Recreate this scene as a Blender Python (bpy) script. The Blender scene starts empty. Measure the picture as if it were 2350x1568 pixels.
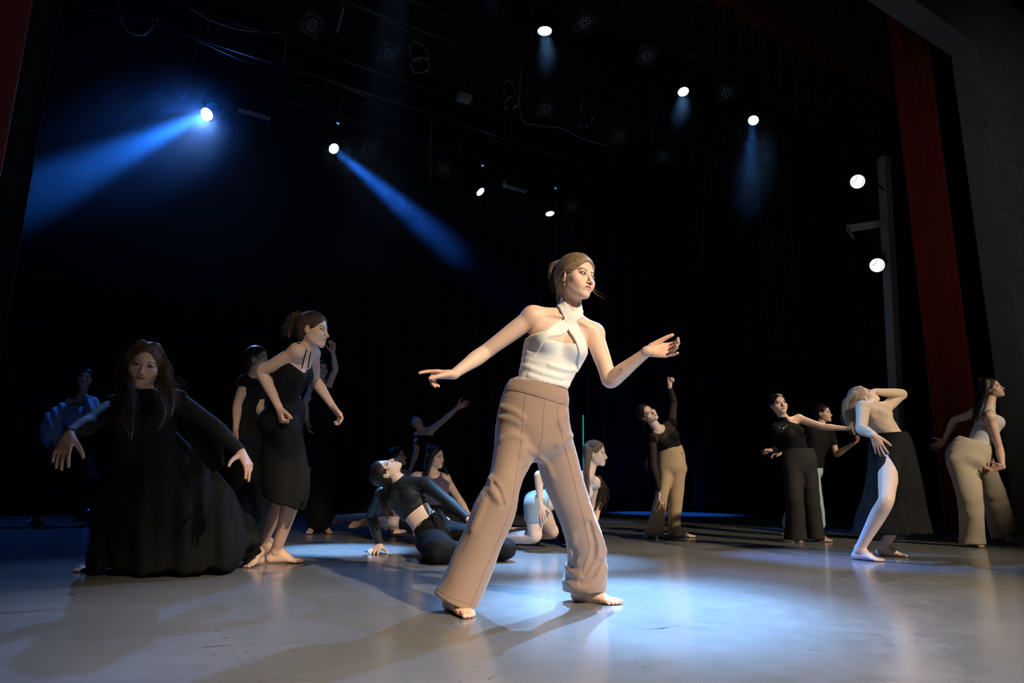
import bpy, random
import numpy as np
from math import *
random.seed(7); rng=np.random.default_rng(7)
S=bpy.context.scene; COL=S.collection
# ------------------------------------------------------------------ camera
F=1567.;CX,CY=1175.,784.
YAW=radians(32);PITCH=radians(12.1);ROLL=radians(0.8);CZ=.55
V=lambda *a: np.array(a,dtype=float)
fh=V(sin(YAW),cos(YAW),0);rt0=V(cos(YAW),-sin(YAW),0);up0=V(0,0,1)
fw=fh*cos(PITCH)+up0*sin(PITCH);up1=-fh*sin(PITCH)+up0*cos(PITCH)
rt=rt0*cos(ROLL)+up1*sin(ROLL);up=-rt0*sin(ROLL)+up1*cos(ROLL)
cam=V(0,0,CZ)
def ray(x,y): return fw+(x-CX)/F*rt+(CY-y)/F*up
def PY(x,y,Y):
    r=ray(x,y); return cam+r*(Y/r[1])
def P(x,y,h):
    r=ray(x,y); return cam+r*(h/r.dot(fh))
def G(x,y,z=0.):
    r=ray(x,y); return cam+r*((z-CZ)/r[2])
def PY(x,y,Y):
    r=ray(x,y); return cam+r*(Y/r[1])
def Z(x,h,z):                # the point in picture column x at distance h and height z
    a,b=500.,1500.
    for _ in range(40):
        m=(a+b)/2
        if P(x,m,h)[2]>z: a=m
        else: b=m
    return P(x,a,h)
AZ=[rt0,fh]
def az(px):                  # following directions are meant as seen in picture column px
    a=atan2(px-CX,F/cos(PITCH)); AZ[0]=rt0*cos(a)-fh*sin(a); AZ[1]=fh*cos(a)+rt0*sin(a)
def W(r,f,u): return AZ[0]*r+AZ[1]*f+up0*u     # direction: right / away / up
def nrm(v): return v/max(1e-9,float(np.linalg.norm(v)))
cd=bpy.data.cameras.new('camera'); co=bpy.data.objects.new('camera',cd); COL.objects.link(co)
cd.sensor_width=36; cd.lens=F/2350*36; cd.clip_start=.05; cd.clip_end=200
from mathutils import Matrix, Vector
co.matrix_world=Matrix(((rt[0],up[0],-fw[0],cam[0]),(rt[1],up[1],-fw[1],cam[1]),(rt[2],up[2],-fw[2],cam[2]),(0,0,0,1)))
S.camera=co
S.view_settings.view_transform='Standard'; S.view_settings.look='None'; S.view_settings.gamma=1; S.view_settings.use_curve_mapping=False
S.view_settings.exposure=0.0
w=bpy.data.worlds.new('world'); S.world=w; w.use_nodes=True
w.node_tree.nodes['Background'].inputs[0].default_value=(.55,.7,1,1); w.node_tree.nodes['Background'].inputs[1].default_value=.003
S.cycles.use_denoising=True
S.cycles.max_bounces=5; S.cycles.diffuse_bounces=2; S.cycles.glossy_bounces=2; S.cycles.transparent_max_bounces=8; S.cycles.volume_bounces=0
S.cycles.volume_step_rate=3.0; S.cycles.volume_max_steps=128; S.cycles.sample_clamp_indirect=3
def spot(name,loc,tgt,power,size,blend,color,radius=.06):
    l=bpy.data.lights.new(name,'SPOT'); l.energy=power; l.spot_size=radians(size); l.spot_blend=blend; l.color=color; l.shadow_soft_size=radius
    o=bpy.data.objects.new(name,l); COL.objects.link(o); o.location=loc
    d=Vector(tgt)-Vector(loc); o.rotation_euler=d.to_track_quat('-Z','Y').to_euler(); return o
# ------------------------------------------------------------------ light (first thing after the camera)
WARM=(1.,.84,.63); ICE=(.22,.50,1.0); COOL=(.015,.17,1.0)
spot('front_of_house',(3.1,-8.5,7.6),(2.95,1.5,0),10800,27.5,.6,WARM,.12)
spot('front_of_house',(7.4,-8.5,7.6),(6.75,5.0,.8),7500,19,.7,WARM,.12)
spot('front_of_house',(-.3,-8.5,7.6),(.1,1.35,0),3600,17,.6,WARM,.12)
spot('front_of_house',(-1,-8.5,7.6),(1.28,5.1,1.0),3000,8,.8,WARM,.12)
spot('side_light',PY(1968,417,5.7)+V(-.15,-.1,-.05),(4.6,4.0,.8),500,34,.6,(1.,.86,.68),.1)
spot('side_light',PY(2013,609,5.7)+V(-.15,-.1,-.05),(5.0,4.2,1.0),350,34,.6,(1.,.86,.68),.1)
def beam(x,y,Y,tgt,pw,size,bl=.5,c=ICE,r=.07):
    p=PY(x,y,Y); d=nrm(tgt-p); spot('moving_head_beam',p+d*.03,tgt,pw,size,bl,c,r)
beam(475,262,11.2,P(-300,617,6.0),26000,13,1.,COOL)
beam(475,262,11.2,P(300,500,8.0),500,150,1.,COOL)
beam(766,341,11.2,P(1190,700,8.2),13000,7.5,.9,COOL)
beam(1102,440,11.2,PY(1102,440,11.2)+W(.60,-.28,-.75),900,10,.8,COOL)
beam(1262,490,11.2,PY(1262,490,11.2)+W(.15,-.22,-.96),700,10,.8,COOL)
beam(1250,70,6.47,G(1440,1385),18000,15,1.)
beam(1568,210,6.47,G(1520,1385),18000,15,1.)
beam(1729,276,6.47,G(1640,1330),2200,8,1.,(.06,.28,1.))
spot('added_arch_fill',(8.0,-6,5.0),(14.5,4.6,4.5),160,50,.8,(.9,.95,.85),.3)  # unseen fill added to brighten the grey proscenium
# unseen washes added to light the floor and a face, most above the picture
def unseen_wash(x,y,Y,tgt,pw,size,bl=.8,c=ICE): spot('unseen_wash',PY(x,y,Y),tgt,pw,size,bl,c,.08)
unseen_wash(945,-330,6.0,G(785,1262),17000,11.5)
unseen_wash(960,-330,5.9,P(884,1078,5.72),800,6.5)
unseen_wash(1200,-330,6.0,G(1230,1285),15000,14)
spot('unseen_wash',(3.2,6.3,6.75),tuple(G(1990,1285)),2400,18,.8,ICE,.08)
spot('unseen_wash',(8.9,5.72,6.5),(1.1,2.1,0),4300,36,1.,(.20,.44,1.),.08)  # added inside the frame with no fixture, for the broad blue light
beam(475,262,11.2,V(.2,3.0,0),1700,32,.9,(.20,.44,1.))
spot('unseen_wash',(12.4,13.4,5.2),(12.2,12.2,0),2600,36,.6,COOL,.08)  # unseen lamp added in frame to give the blue strip of back floor

# ------------------------------------------------------------------ materials
MATS={}
def mat(name,color,rough=.6,metal=0,bump=0,bscale=40,var=0,vscale=8,emit=None,es=1,spec=.5,sheen=0,stretch=None,alpha=None):
    if name in MATS: return MATS[name]
    m=bpy.data.materials.new(name); m.use_nodes=True; nt=m.node_tree; b=nt.nodes['Principled BSDF']
    b.inputs['Base Color'].default_value=(*color,1); b.inputs['Roughness'].default_value=rough; b.inputs['Metallic'].default_value=metal
    b.inputs['Specular IOR Level'].default_value=spec
    if sheen: b.inputs['Sheen Weight'].default_value=sheen
    if emit: b.inputs['Emission Color'].default_value=(*emit,1); b.inputs['Emission Strength'].default_value=es
    if var or bump:
        tc=nt.nodes.new('ShaderNodeTexCoord'); mp=nt.nodes.new('ShaderNodeMapping'); nt.links.new(tc.outputs['Object'],mp.inputs[0])
        if stretch: mp.inputs['Scale'].default_value=stretch
        if var:
            n=nt.nodes.new('ShaderNodeTexNoise'); n.inputs['Scale'].default_value=vscale; n.inputs['Detail'].default_value=5; nt.links.new(mp.outputs[0],n.inputs[0])
            r=nt.nodes.new('ShaderNodeMapRange'); r.inputs[1].default_value=.25; r.inputs[2].default_value=.75; r.inputs[3].default_value=1-var; r.inputs[4].default_value=1+var
            nt.links.new(n.outputs[0],r.inputs[0])
            mx=nt.nodes.new('ShaderNodeMix'); mx.data_type='RGBA'; mx.blend_type='MULTIPLY'; mx.inputs[0].default_value=1
            mx.inputs[6].default_value=(*color,1); nt.links.new(r.outputs[0],mx.inputs[7]); nt.links.new(mx.outputs[2],b.inputs['Base Color'])
        if bump:
            n=nt.nodes.new('ShaderNodeTexNoise'); n.inputs['Scale'].default_value=bscale; n.inputs['Detail'].default_value=4; nt.links.new(mp.outputs[0],n.inputs[0])
            bp=nt.nodes.new('ShaderNodeBump'); bp.inputs['Strength'].default_value=bump; bp.inputs['Distance'].default_value=.01
            nt.links.new(n.outputs[0],bp.inputs['Height']); nt.links.new(bp.outputs[0],b.inputs['Normal'])
    if alpha is not None: b.inputs['Alpha'].default_value=alpha
    MATS[name]=m; return m
def skin_mat(name,color,lip=(.45,.13,.1),brow=(.10,.055,.03),liner=.75):
    if name in MATS: return MATS[name]
    m=bpy.data.materials.new(name); m.use_nodes=True; nt=m.node_tree; b=nt.nodes['Principled BSDF']; L=nt.links.new
    b.inputs['Roughness'].default_value=.48; b.inputs['Specular IOR Level'].default_value=.35
    b.inputs['Subsurface Weight'].default_value=.12; b.inputs['Subsurface Radius'].default_value=(.9,.35,.2); b.inputs['Subsurface Scale'].default_value=.012
    def M(op,a,bb=None,c=None):
        n=nt.nodes.new('ShaderNodeMath'); n.operation=op
        for i,v in enumerate((a,bb,c)):
            if v is None: continue
            if isinstance(v,(int,float)): n.inputs[i].default_value=v
            else: L(v,n.inputs[i])
        return n.outputs[0]
    at=nt.nodes.new('ShaderNodeAttribute'); at.attribute_name='hp'; sx=nt.nodes.new('ShaderNodeSeparateXYZ'); L(at.outputs['Vector'],sx.inputs[0])
    X,Y,Z=sx.outputs; ax=M('ABSOLUTE',X)
    def sq(v): return M('MULTIPLY',v,v)
    def ell(x0,z0,rx,rz,soft,xx=ax):
        q=M('ADD',sq(M('DIVIDE',M('SUBTRACT',xx,x0),rx)),sq(M('DIVIDE',M('SUBTRACT',Z,z0),rz)))
        r=nt.nodes.new('ShaderNodeMapRange'); r.inputs[1].default_value=1+soft; r.inputs[2].default_value=1-soft; r.inputs[3].default_value=0; r.inputs[4].default_value=1; L(q,r.inputs[0])
        return M('MULTIPLY',r.outputs[0],M('GREATER_THAN',Y,.045))
    cur=None
    nz=nt.nodes.new('ShaderNodeTexNoise'); tc=nt.nodes.new('ShaderNodeTexCoord'); L(tc.outputs['Object'],nz.inputs[0]); nz.inputs['Scale'].default_value=14; nz.inputs['Detail'].default_value=4
    def mix(fac,c1,c2):
        n=nt.nodes.new('ShaderNodeMix'); n.data_type='RGBA'
        if isinstance(fac,(int,float)): n.inputs[0].default_value=fac
        else: L(fac,n.inputs[0])
        for i,c in ((6,c1),(7,c2)):
            if isinstance(c,tuple): n.inputs[i].default_value=(*c,1)
            else: L(c,n.inputs[i])
        return n.outputs[2]
    c=mix(nz.outputs[0],tuple(x*.92 for x in color),tuple(min(1,x*1.07) for x in color))
    fl=nt.nodes.new('ShaderNodeAttribute'); fl.attribute_name='flush'
    c=mix(M('MULTIPLY',fl.outputs['Fac'],.55),c,(color[0]*.98,color[1]*.62,color[2]*.5))
    c=mix(M('MULTIPLY',ell(.043,-.034,.03,.022,.9),.28),c,(color[0],color[1]*.68,color[2]*.6))
    c=mix(M('MULTIPLY',ell(0,-.0665,.0235,.0088,.25,X),.85),c,lip)
    c=mix(M('MULTIPLY',ell(0,-.0662,.021,.0011,.5,X),.8),c,(.12,.02,.02))
    zb=M('SUBTRACT',M('ADD',.0235,M('MULTIPLY',sq(M('DIVIDE',M('SUBTRACT',ax,.037),.022)),-.006)),Z)
    bm=nt.nodes.new('ShaderNodeMapRange'); bm.inputs[1].default_value=.0042; bm.inputs[2].default_value=.002; bm.inputs[3].default_value=0; bm.inputs[4].default_value=1; L(M('ABSOLUTE',zb),bm.inputs[0])
    br=M('MULTIPLY',M('MULTIPLY',bm.outputs[0],M('LESS_THAN',M('ABSOLUTE',M('SUBTRACT',ax,.033)),.0205)),M('GREATER_THAN',Y,.045))
    c=mix(M('MULTIPLY',br,.85),c,brow)
    c=mix(M('MULTIPLY',ell(.0315,.0035,.0185,.0115,.5),.35*liner),c,(.16,.08,.05))
    c=mix(M('MULTIPLY',ell(.0328,.0012,.0192,.0088,.2),liner),c,(.025,.012,.01))
    c=mix(M('MULTIPLY',ell(.0075,-.0475,.0042,.0028,.3),.85),c,(.08,.02,.015))
    L(c,b.inputs['Base Color'])
    MATS[name]=m; return m
# ------------------------------------------------------------------ implicit surfaces
BIG=.4
def smin(a,b,k):
    if k<=0: return np.minimum(a,b)
    h=np.maximum(k-np.abs(a-b),0)/k
    return np.minimum(a,b)-h*h*(k*.25)
class Seg:   # tapered elliptical capsule
    def __init__(s,a,b,side,wa,ta,wb,tb):
        s.a=a; d=b-a; s.L=max(1e-6,float(np.linalg.norm(d))); s.l=d/s.L
        sd=side-s.l*side.dot(s.l)
        if np.linalg.norm(sd)<1e-5: sd=np.cross(s.l,V(.3,.2,.9))
        s.s=nrm(sd); s.t=np.cross(s.l,s.s); s.r=(wa,ta,wb,tb); m=max(wa,ta,wb,tb)
        s.lo=np.minimum(a,b)-m; s.hi=np.maximum(a,b)+m
        s.round=abs(wa-ta)<1e-6 and abs(wb-tb)<1e-6
    def __call__(s,x,y,z):
        x=x-s.a[0];y=y-s.a[1];z=z-s.a[2]
        ql=x*s.l[0]+y*s.l[1]+z*s.l[2]; h=np.clip(ql/s.L,0,1); wa,ta,wb,tb=s.r
        if s.round:
            e=ql-h*s.L; q2=x*x+y*y+z*z-ql*ql
            return np.sqrt(np.maximum(q2,0)+e*e)-(wa+(wb-wa)*h)
        qs=x*s.s[0]+y*s.s[1]+z*s.s[2]; qt=x*s.t[0]+y*s.t[1]+z*s.t[2]
        w_=wa+(wb-wa)*h; t_=ta+(tb-ta)*h; e=ql-h*s.L; m=np.minimum(w_,t_)
        a=qs/w_; b=qt/t_; c=e/m
        k0=np.sqrt(a*a+b*b+c*c)+1e-6; k1=np.sqrt((a/w_)**2+(b/t_)**2+(c/m)**2)+1e-6
        return k0*(k0-1)/k1
class Ell:
    def __init__(s,c,ax,r):   # ax 3 unit vectors, r 3 radii
        s.c=c; s.ax=ax; s.r_=r; m=max(r); s.lo=c-m; s.hi=c+m
    def __call__(s,x,y,z):
        x=x-s.c[0];y=y-s.c[1];z=z-s.c[2]; k0=0;k1=0
        for v,r in zip(s.ax,s.r_):
            q=(x*v[0]+y*v[1]+z*v[2])/r; k0=k0+q*q; k1=k1+(q/r)**2
        k0=np.sqrt(k0)+1e-6; return k0*(k0-1)/(np.sqrt(k1)+1e-6)
I3=(V(1,0,0),V(0,1,0),V(0,0,1))
def Sph(c,r): return Ell(c,I3,(r,r,r))
class Fld:
    def __init__(s): s.ops=[]; s.disp=[]
    def add(s,prims,k=.015,op='+',pad=None):
        if not isinstance(prims,(list,tuple)): prims=[prims]
        if not prims: return s
        lo=np.min([p.lo for p in prims],0); hi=np.max([p.hi for p in prims],0)
        s.ops.append((op,prims,lo,hi,k)); return s
    def sub(s,prims,k=.008): return s.add(prims,k,'-')
    def inter(s,prims,k=.004): return s.add(prims,k,'*')
    def half(s,p,n,k=.003):          # keep the side n points away from (remove where (x-p).n>0)
        s.ops.append(('h',(p,nrm(n)),None,None,k)); return s
    def bounds(s):
        lo=np.min([o[2] for o in s.ops if o[0]=='+'],0); hi=np.max([o[3] for o in s.ops if o[0]=='+'],0)
        for o in s.ops:
            if o[0]=='*': lo=np.maximum(lo,o[2]); hi=np.minimum(hi,o[3])
        return lo,hi
    def copy(s):
        f=Fld(); f.ops=list(s.ops); f.disp=list(s.disp); return f
    def pts(s,p):                    # evaluate on an (N,3) array, no locality
        x,y,z=p[:,0],p[:,1],p[:,2]; f=np.full(len(p),BIG)
        for op,pr,lo,hi,k in s.ops:
            if op=='h': f=-smin(-f,-((p-pr[0])@pr[1]),k); continue
            g=None
            for q in pr:
                v=q(x,y,z); g=v if g is None else np.minimum(g,v)
            f=smin(f,g,k) if op=='+' else (-smin(-f,g,k) if op=='-' else -smin(-f,-g,k))
        for d in s.disp: f=f+d(x,y,z)
        return f
    def grid(s,X,Y,Z):
        f=np.full((len(X),len(Y),len(Z)),BIG,np.float32); res=X[1]-X[0]
        def rng_(lo,hi,pad):
            r=[]
            for A,l,h in zip((X,Y,Z),lo,hi):
                i=int(np.searchsorted(A,l-pad)); j=int(np.searchsorted(A,h+pad)); r.append((i,j))
            return r
        for op,pr,lo,hi,k in s.ops:
            if op=='h':
                p,n=pr; d=((X-p[0])*n[0])[:,None,None]+((Y-p[1])*n[1])[None,:,None]+((Z-p[2])*n[2])[None,None,:]
                f=-smin(-f,-d.astype(np.float32),k); continue
            pad=k+3*res
            (a,b),(c,d),(e,g)=rng_(lo,hi,pad)
            if op=='*':
                v=np.full(f.shape,BIG,np.float32)
                a,b,c,d,e,g=0,len(X),0,len(Y),0,len(Z)
            else:
                if b<=a or d<=c or g<=e: continue
                v=np.full((b-a,d-c,g-e),BIG,np.float32)
            for q in pr:
                (i,j),(m,n_),(o,p_)=rng_(q.lo,q.hi,pad)
                if j<=i or n_<=m or p_<=o: continue
                val=q(X[i:j,None,None],Y[None,m:n_,None],Z[None,None,o:p_])
                sl=(slice(i-a,j-a),slice(m-c,n_-c),slice(o-e,p_-e)); v[sl]=np.minimum(v[sl],val)
            S_=(slice(a,b),slice(c,d),slice(e,g))
            if op=='+': f[S_]=smin(f[S_],v,k)
            elif op=='-': f[S_]=-smin(-f[S_],v,k)
            else: f[S_]=-smin(-f[S_],-v,k)
        if s.disp:
            near=np.abs(f)<.06; ii=np.nonzero(near); x,y,z=X[ii[0]],Y[ii[1]],Z[ii[2]]
            for d in s.disp: f[ii]+=d(x,y,z).astype(np.float32)
        return f
def nets(f,X,Y,Z):
    ins=f<0
    c=np.zeros(tuple(n-1 for n in f.shape),np.int8)
    for i in (0,1):
        for j in (0,1):
            for k in (0,1): c+=ins[i:f.shape[0]-1+i,j:f.shape[1]-1+j,k:f.shape[2]-1+k]
    act=(c>0)&(c<8); ix=np.argwhere(act); n=len(ix)
    if n==0: return np.zeros((0,3)),np.zeros((0,4),int)
    idm=np.full(act.shape,-1,np.int32); idm[act]=np.arange(n)
    cv={}
    for i in (0,1):
        for j in (0,1):
            for k in (0,1): cv[i,j,k]=f[ix[:,0]+i,ix[:,1]+j,ix[:,2]+k]
    acc=np.zeros((n,3)); cnt=np.zeros(n)
    cs=list(cv)
    for a in cs:
        for ax in range(3):
            if a[ax]: continue
            b=list(a); b[ax]=1; b=tuple(b); va,vb=cv[a],cv[b]; m=(va<0)!=(vb<0)
            t=np.where(m,va/(va-vb+1e-12),0); p=np.array(a,float)[None,:].repeat(n,0); p[:,ax]=t
            acc+=p*m[:,None]; cnt+=m
    v=acc/cnt[:,None]+ix; res=float(X[1]-X[0]); vt=v*res+V(X[0],Y[0],Z[0])
    qs=[]
    for ax in range(3):
        u,w_=(ax+1)%3,(ax+2)%3
        sl0=[slice(None)]*3; sl1=[slice(None)]*3; sl0[ax]=slice(0,-1); sl1[ax]=slice(1,None)
        s0=ins[tuple(sl0)]; s1=ins[tuple(sl1)]; e=np.argwhere(s0!=s1)
        e=e[(e[:,u]>0)&(e[:,w_]>0)&(e[:,u]<f.shape[u]-1)&(e[:,w_]<f.shape[w_]-1)]
        if not len(e): continue
        fl=s0[e[:,0],e[:,1],e[:,2]]; q=[]
        for du,dw in ((1,1),(0,1),(0,0),(1,0)):
            g=e.copy(); g[:,u]-=du; g[:,w_]-=dw; q.append(idm[g[:,0],g[:,1],g[:,2]])
        q=np.stack(q,1); q[~fl]=q[~fl][:,::-1]; qs.append(q)
    return vt,np.concatenate(qs) if qs else np.zeros((0,4),int)
LOD=[1.]
def surf(F_,res,boxes=()):
    """boxes: finer boxes (lo,hi,res) cut out of the coarse one"""
    res=res*LOD[0]; boxes=[(b[0],b[1],b[2]*LOD[0]) for b in boxes]; out=[]; lo,hi=F_.bounds(); done=[]
    jobs=[(np.maximum(b[0],lo-.02),np.minimum(b[1],hi+.02),b[2]) for b in boxes]+[(lo-.02,hi+.02,res)]
    for L_,H_,r in jobs:
        if np.any(H_-L_<3*r): continue
        ax=[np.arange(L_[i]-r,H_[i]+2*r,r).astype(np.float32) for i in range(3)]
        f=F_.grid(*ax); v,q=nets(f,*ax)
        if not len(q): continue
        c=v[q].mean(1); keep=np.ones(len(q),bool)
        for a,b in done: keep&=~np.all((c>a)&(c<b),axis=1)
        q=q[keep]; u,inv=np.unique(q,return_inverse=True); out.append((v[u],inv.reshape(q.shape))); done.append((L_+r*.3,H_-r*.3))
    vs=[];qs=[];o=0
    for v,q in out: vs.append(v); qs.append(q+o); o+=len(v)
    return np.concatenate(vs),np.concatenate(qs)
def mesh_obj(name,v,q,m,parent=None,smooth=True,attrs=None,loc=None):
    me=bpy.data.meshes.new(name); v=np.asarray(v,np.float32); q=np.asarray(q)
    if loc is not None: v=v-np.asarray(loc,np.float32)
    n=q.shape[1]; me.vertices.add(len(v)); me.vertices.foreach_set('co',v.ravel())
    me.loops.add(q.size); me.loops.foreach_set('vertex_index',q.ravel().astype(np.int32)); me.polygons.add(len(q))
    me.polygons.foreach_set('loop_start',np.arange(0,q.size,n,dtype=np.int32)); me.polygons.foreach_set('loop_total',np.full(len(q),n,np.int32))
    me.update(calc_edges=True); me.validate()
    (me.shade_smooth if smooth else me.shade_flat)()
    for k,(ty,a) in (attrs or {}).items():
        at=me.attributes.new(k,ty,'POINT'); at.data.foreach_set('vector' if ty=='FLOAT_VECTOR' else 'value',np.asarray(a,np.float32).ravel())
    if m is not None: me.materials.append(m)
    o=bpy.data.objects.new(name,me); COL.objects.link(o)
    if loc is not None: o.location=loc
    if parent is not None:
        o.parent=parent
        if loc is None: o.matrix_parent_inverse=Matrix.Translation(-Vector(parent.location))
        else: o.location=Vector(loc)-Vector(parent.location)
    return o
def thing(name,label,cat,loc,group=None):
    o=bpy.data.objects.new(name,None); COL.objects.link(o); o.location=loc; o.empty_display_size=.1; o['label']=label; o['category']=cat
    if group: o['group']=group
    return o
def tag(o,label=None,cat=None,group=None,kind=None):
    for k,v in (('label',label),('category',cat),('group',group),('kind',kind)):
        if v: o[k]=v
    return o
def chain(nodes,sub=4,closed=False):
    """nodes: (centre, side vector with length = half width, half thickness). returns Segs along a spline"""
    C=[np.concatenate([n[0],n[1],[n[2]]]) for n in nodes]; C=np.array(C); n=len(C); pts=[]
    for i in range(n-1):
        p0=C[max(i-1,0)];p1=C[i];p2=C[i+1];p3=C[min(i+2,n-1)]
        for j in range(sub):
            t=j/sub; pts.append(.5*(2*p1+(p2-p0)*t+(2*p0-5*p1+4*p2-p3)*t*t+(3*p1-p0-3*p2+p3)*t**3))
    pts.append(C[-1]); out=[]
    for a,b in zip(pts[:-1],pts[1:]):
        if np.linalg.norm(b[:3]-a[:3])<1e-5: continue
        wa=float(np.linalg.norm(a[3:6])); wb=float(np.linalg.norm(b[3:6])); out.append(Seg(a[:3],b[:3],a[3:6]+b[3:6],max(wa,1e-3),max(a[6],1e-3),max(wb,1e-3),max(b[6],1e-3)))
    return out
def rchain(nodes,sub=4):
    """nodes: (centre, radius) round"""
    C=np.array([np.append(n[0],n[1]) for n in nodes]); n=len(C); pts=[]
    for i in range(n-1):
        p0=C[max(i-1,0)];p1=C[i];p2=C[i+1];p3=C[min(i+2,n-1)]
        for j in range(sub):
            t=j/sub; pts.append(.5*(2*p1+(p2-p0)*t+(2*p0-5*p1+4*p2-p3)*t*t+(3*p1-p0-3*p2+p3)*t**3))
    pts.append(C[-1])
    return [Seg(a[:3],b[:3],V(0,0,1),max(a[3],1e-3),max(a[3],1e-3),max(b[3],1e-3),max(b[3],1e-3)) for a,b in zip(pts[:-1],pts[1:]) if np.linalg.norm(b[:3]-a[:3])>1e-5]
def tubes(polys,r,sides=5,taper=True):
    """list of (n,3) polylines -> verts, quads"""
    vs=[];qs=[];o=0
    for pl in polys:
        pl=np.asarray(pl); n=len(pl)
        if n<2: continue
        T=np.gradient(pl,axis=0); T/=np.linalg.norm(T,axis=1)[:,None]+1e-9
        ref=V(.31,.17,.93); A=np.cross(T,ref); A/=np.linalg.norm(A,axis=1)[:,None]+1e-9; B=np.cross(T,A)
        rr=np.full(n,r if np.isscalar(r) else 1.)*1.
        if taper: rr=rr*np.clip(np.linspace(1.25,.25,n),.2,1)
        for k in range(sides):
            a=2*pi*k/sides; vs.append(pl+(A*cos(a)+B*sin(a))*rr[:,None])
        for k in range(sides):
            k2=(k+1)%sides; i=np.arange(n-1); qs.append(np.stack([o+k*n+i,o+k2*n+i,o+k2*n+i+1,o+k*n+i+1],1))
        o+=n*sides
    return np.concatenate(vs),np.concatenate(qs)
def spline(pts,m=8):
    C=np.array(pts,float); n=len(C); out=[]
    for i in range(n-1):
        p0=C[max(i-1,0)];p1=C[i];p2=C[i+1];p3=C[min(i+2,n-1)]
        for j in range(m):
            t=j/m; out.append(.5*(2*p1+(p2-p0)*t+(2*p0-5*p1+4*p2-p3)*t*t+(3*p1-p0-3*p2+p3)*t**3))
    out.append(C[-1]); return np.array(out)
# ------------------------------------------------------------------ people
SKL=(.76,.50,.375); SKM=(.70,.46,.34)
class Fig:
    def __init__(s,h,sc=1.,**k): s.h=h; s.sc=sc; s.J={}; s.boxes=[]; s.flush=[]; s.heads=[]; s.F=Fld(); s.warn=k.get('name','')
    def p(s,x,y,dh=0): return P(x,y,s.h+dh)
    def s_(s,par,x,y,L,side):
        """point on the ray through (x,y) at distance L from par; side n = nearer, f = farther"""
        L=L*s.sc; r=nrm(ray(x,y)); m=par-cam; b=r.dot(m); c=m.dot(m)-L*L; d=b*b-c
        if d<0:
            q=cam+r*b; e=float(np.linalg.norm(q-par)); 
            if e/L>1.12: print('REACH',s.warn,(x,y),round(e/L,2))
            return q
        t=b-sqrt(d) if side=='n' else b+sqrt(d); return cam+r*t
def mk(nodes,sc): return [(c,r*sc) for c,r in nodes]
def lerp(a,b,t): return a+(b-a)*t
def limb(a,b,c,rs,sc,k=1.):
    """three joints and radii at 0,.35,.75,1 | .3,.6,1"""
    n=[(a,rs[0]),(lerp(a,b,.35),rs[1]),(lerp(a,b,.75),rs[2]),(b,rs[3]),(lerp(b,c,.28),rs[4]),(lerp(b,c,.62),rs[5]),(c,rs[6])]
    return rchain([(p,r*sc*k) for p,r in n],5)
ARM=(.047,.0445,.0385,.037,.0385,.030,.0225); LEG=(.088,.083,.064,.055,.057,.046,.034)
def torso_prims(f,infl=0.,w=1.,t=1.,hipw=1.):
    J=f.J; sc=f.sc; sh=(J['sa']+J['sb'])/2; sv=nrm(J['sb']-J['sa']); hv=nrm(J.get('hv',sv)); cs,ws,pv=J['cs'],J['ws'],J['pv']
    def n(c,v,a,b): return (c,nrm(v)*(a*sc*w+infl),b*sc*t+infl)
    nd=[n(lerp(sh,cs,.12),sv,.105,.052),n(lerp(sh,cs,.5),sv,.138,.078),n(cs,sv,.135,.088),n(lerp(cs,ws,.5),lerp(sv,hv,.3),.120,.086),n(ws,lerp(sv,hv,.5),.110*f.J.get('waist',1),.080),n(lerp(ws,pv,.5),lerp(sv,hv,.8),.137*hipw,.095),n(pv,hv,.160*hipw,.105)]
    return chain(nd,3)
def add_torso(F_,f,infl=0.,bust=1.,w=1.,t=1.,hips=True,hipw=1.):
    J=f.J; sc=f.sc; F_.add(torso_prims(f,infl,w,t,hipw),.01)
    sv=nrm(J['sb']-J['sa']); sh=(J['sa']+J['sb'])/2; fr=nrm(J['fr']-sv*sv.dot(J['fr'])); upv=nrm(sh-J['cs']); fr=nrm(fr-upv*upv.dot(fr)*.7)
    if bust: F_.add([Ell(J['cs']+fr*.062*sc+sv*x*.066*sc+upv*.012*sc,(sv,nrm(fr),nrm(np.cross(sv,fr))),((.056*sc)*bust+infl,(.056*sc)*bust+infl,(.058*sc)*bust+infl)) for x in (-1,1)],.03)
    if hips:
        hv=nrm(J.get('hv',sv)); dn=nrm(J['pv']-J['ws']); hf=nrm(np.cross(hv,dn)); hf=hf if hf.dot(fr)>0 else -hf
        F_.add([Sph(J['pv']-hf*.05*sc+hv*x*.068*sc+dn*.03*sc,.082*sc*hipw+infl) for x in (-1,1)],.04)
def add_shoulders(F_,f,infl=0.):
    J=f.J; sc=f.sc; sv=nrm(J['sb']-J['sa'])
    F_.add(Sph(J['sa'],.050*sc+infl),.03); F_.add(Sph(J['sb'],.050*sc+infl),.03)
    for k in ('sa','sb'): F_.add(rchain([(lerp(J['nk'],J['cs'],.08),.045*sc+infl),(lerp(J['nk'],J[k],.55),.04*sc+infl),(J[k],.044*sc+infl)],2),.04)
def add_arm(F_,f,s,e,w_,infl=0.,k=1.): F_.add([q for q in limb(f.J[s],f.J[e],f.J[w_],tuple(r+infl/f.sc for r in ARM),f.sc,k)],.018)
def add_leg(F_,f,a,b,c,infl=0.,k=1.): F_.add([q for q in limb(f.J[a],f.J[b],f.J[c],tuple(r+infl/f.sc for r in LEG),f.sc,k)],.02)
CURL=((12,22,12),(18,28,16),(24,32,18),(28,34,20))
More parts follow.
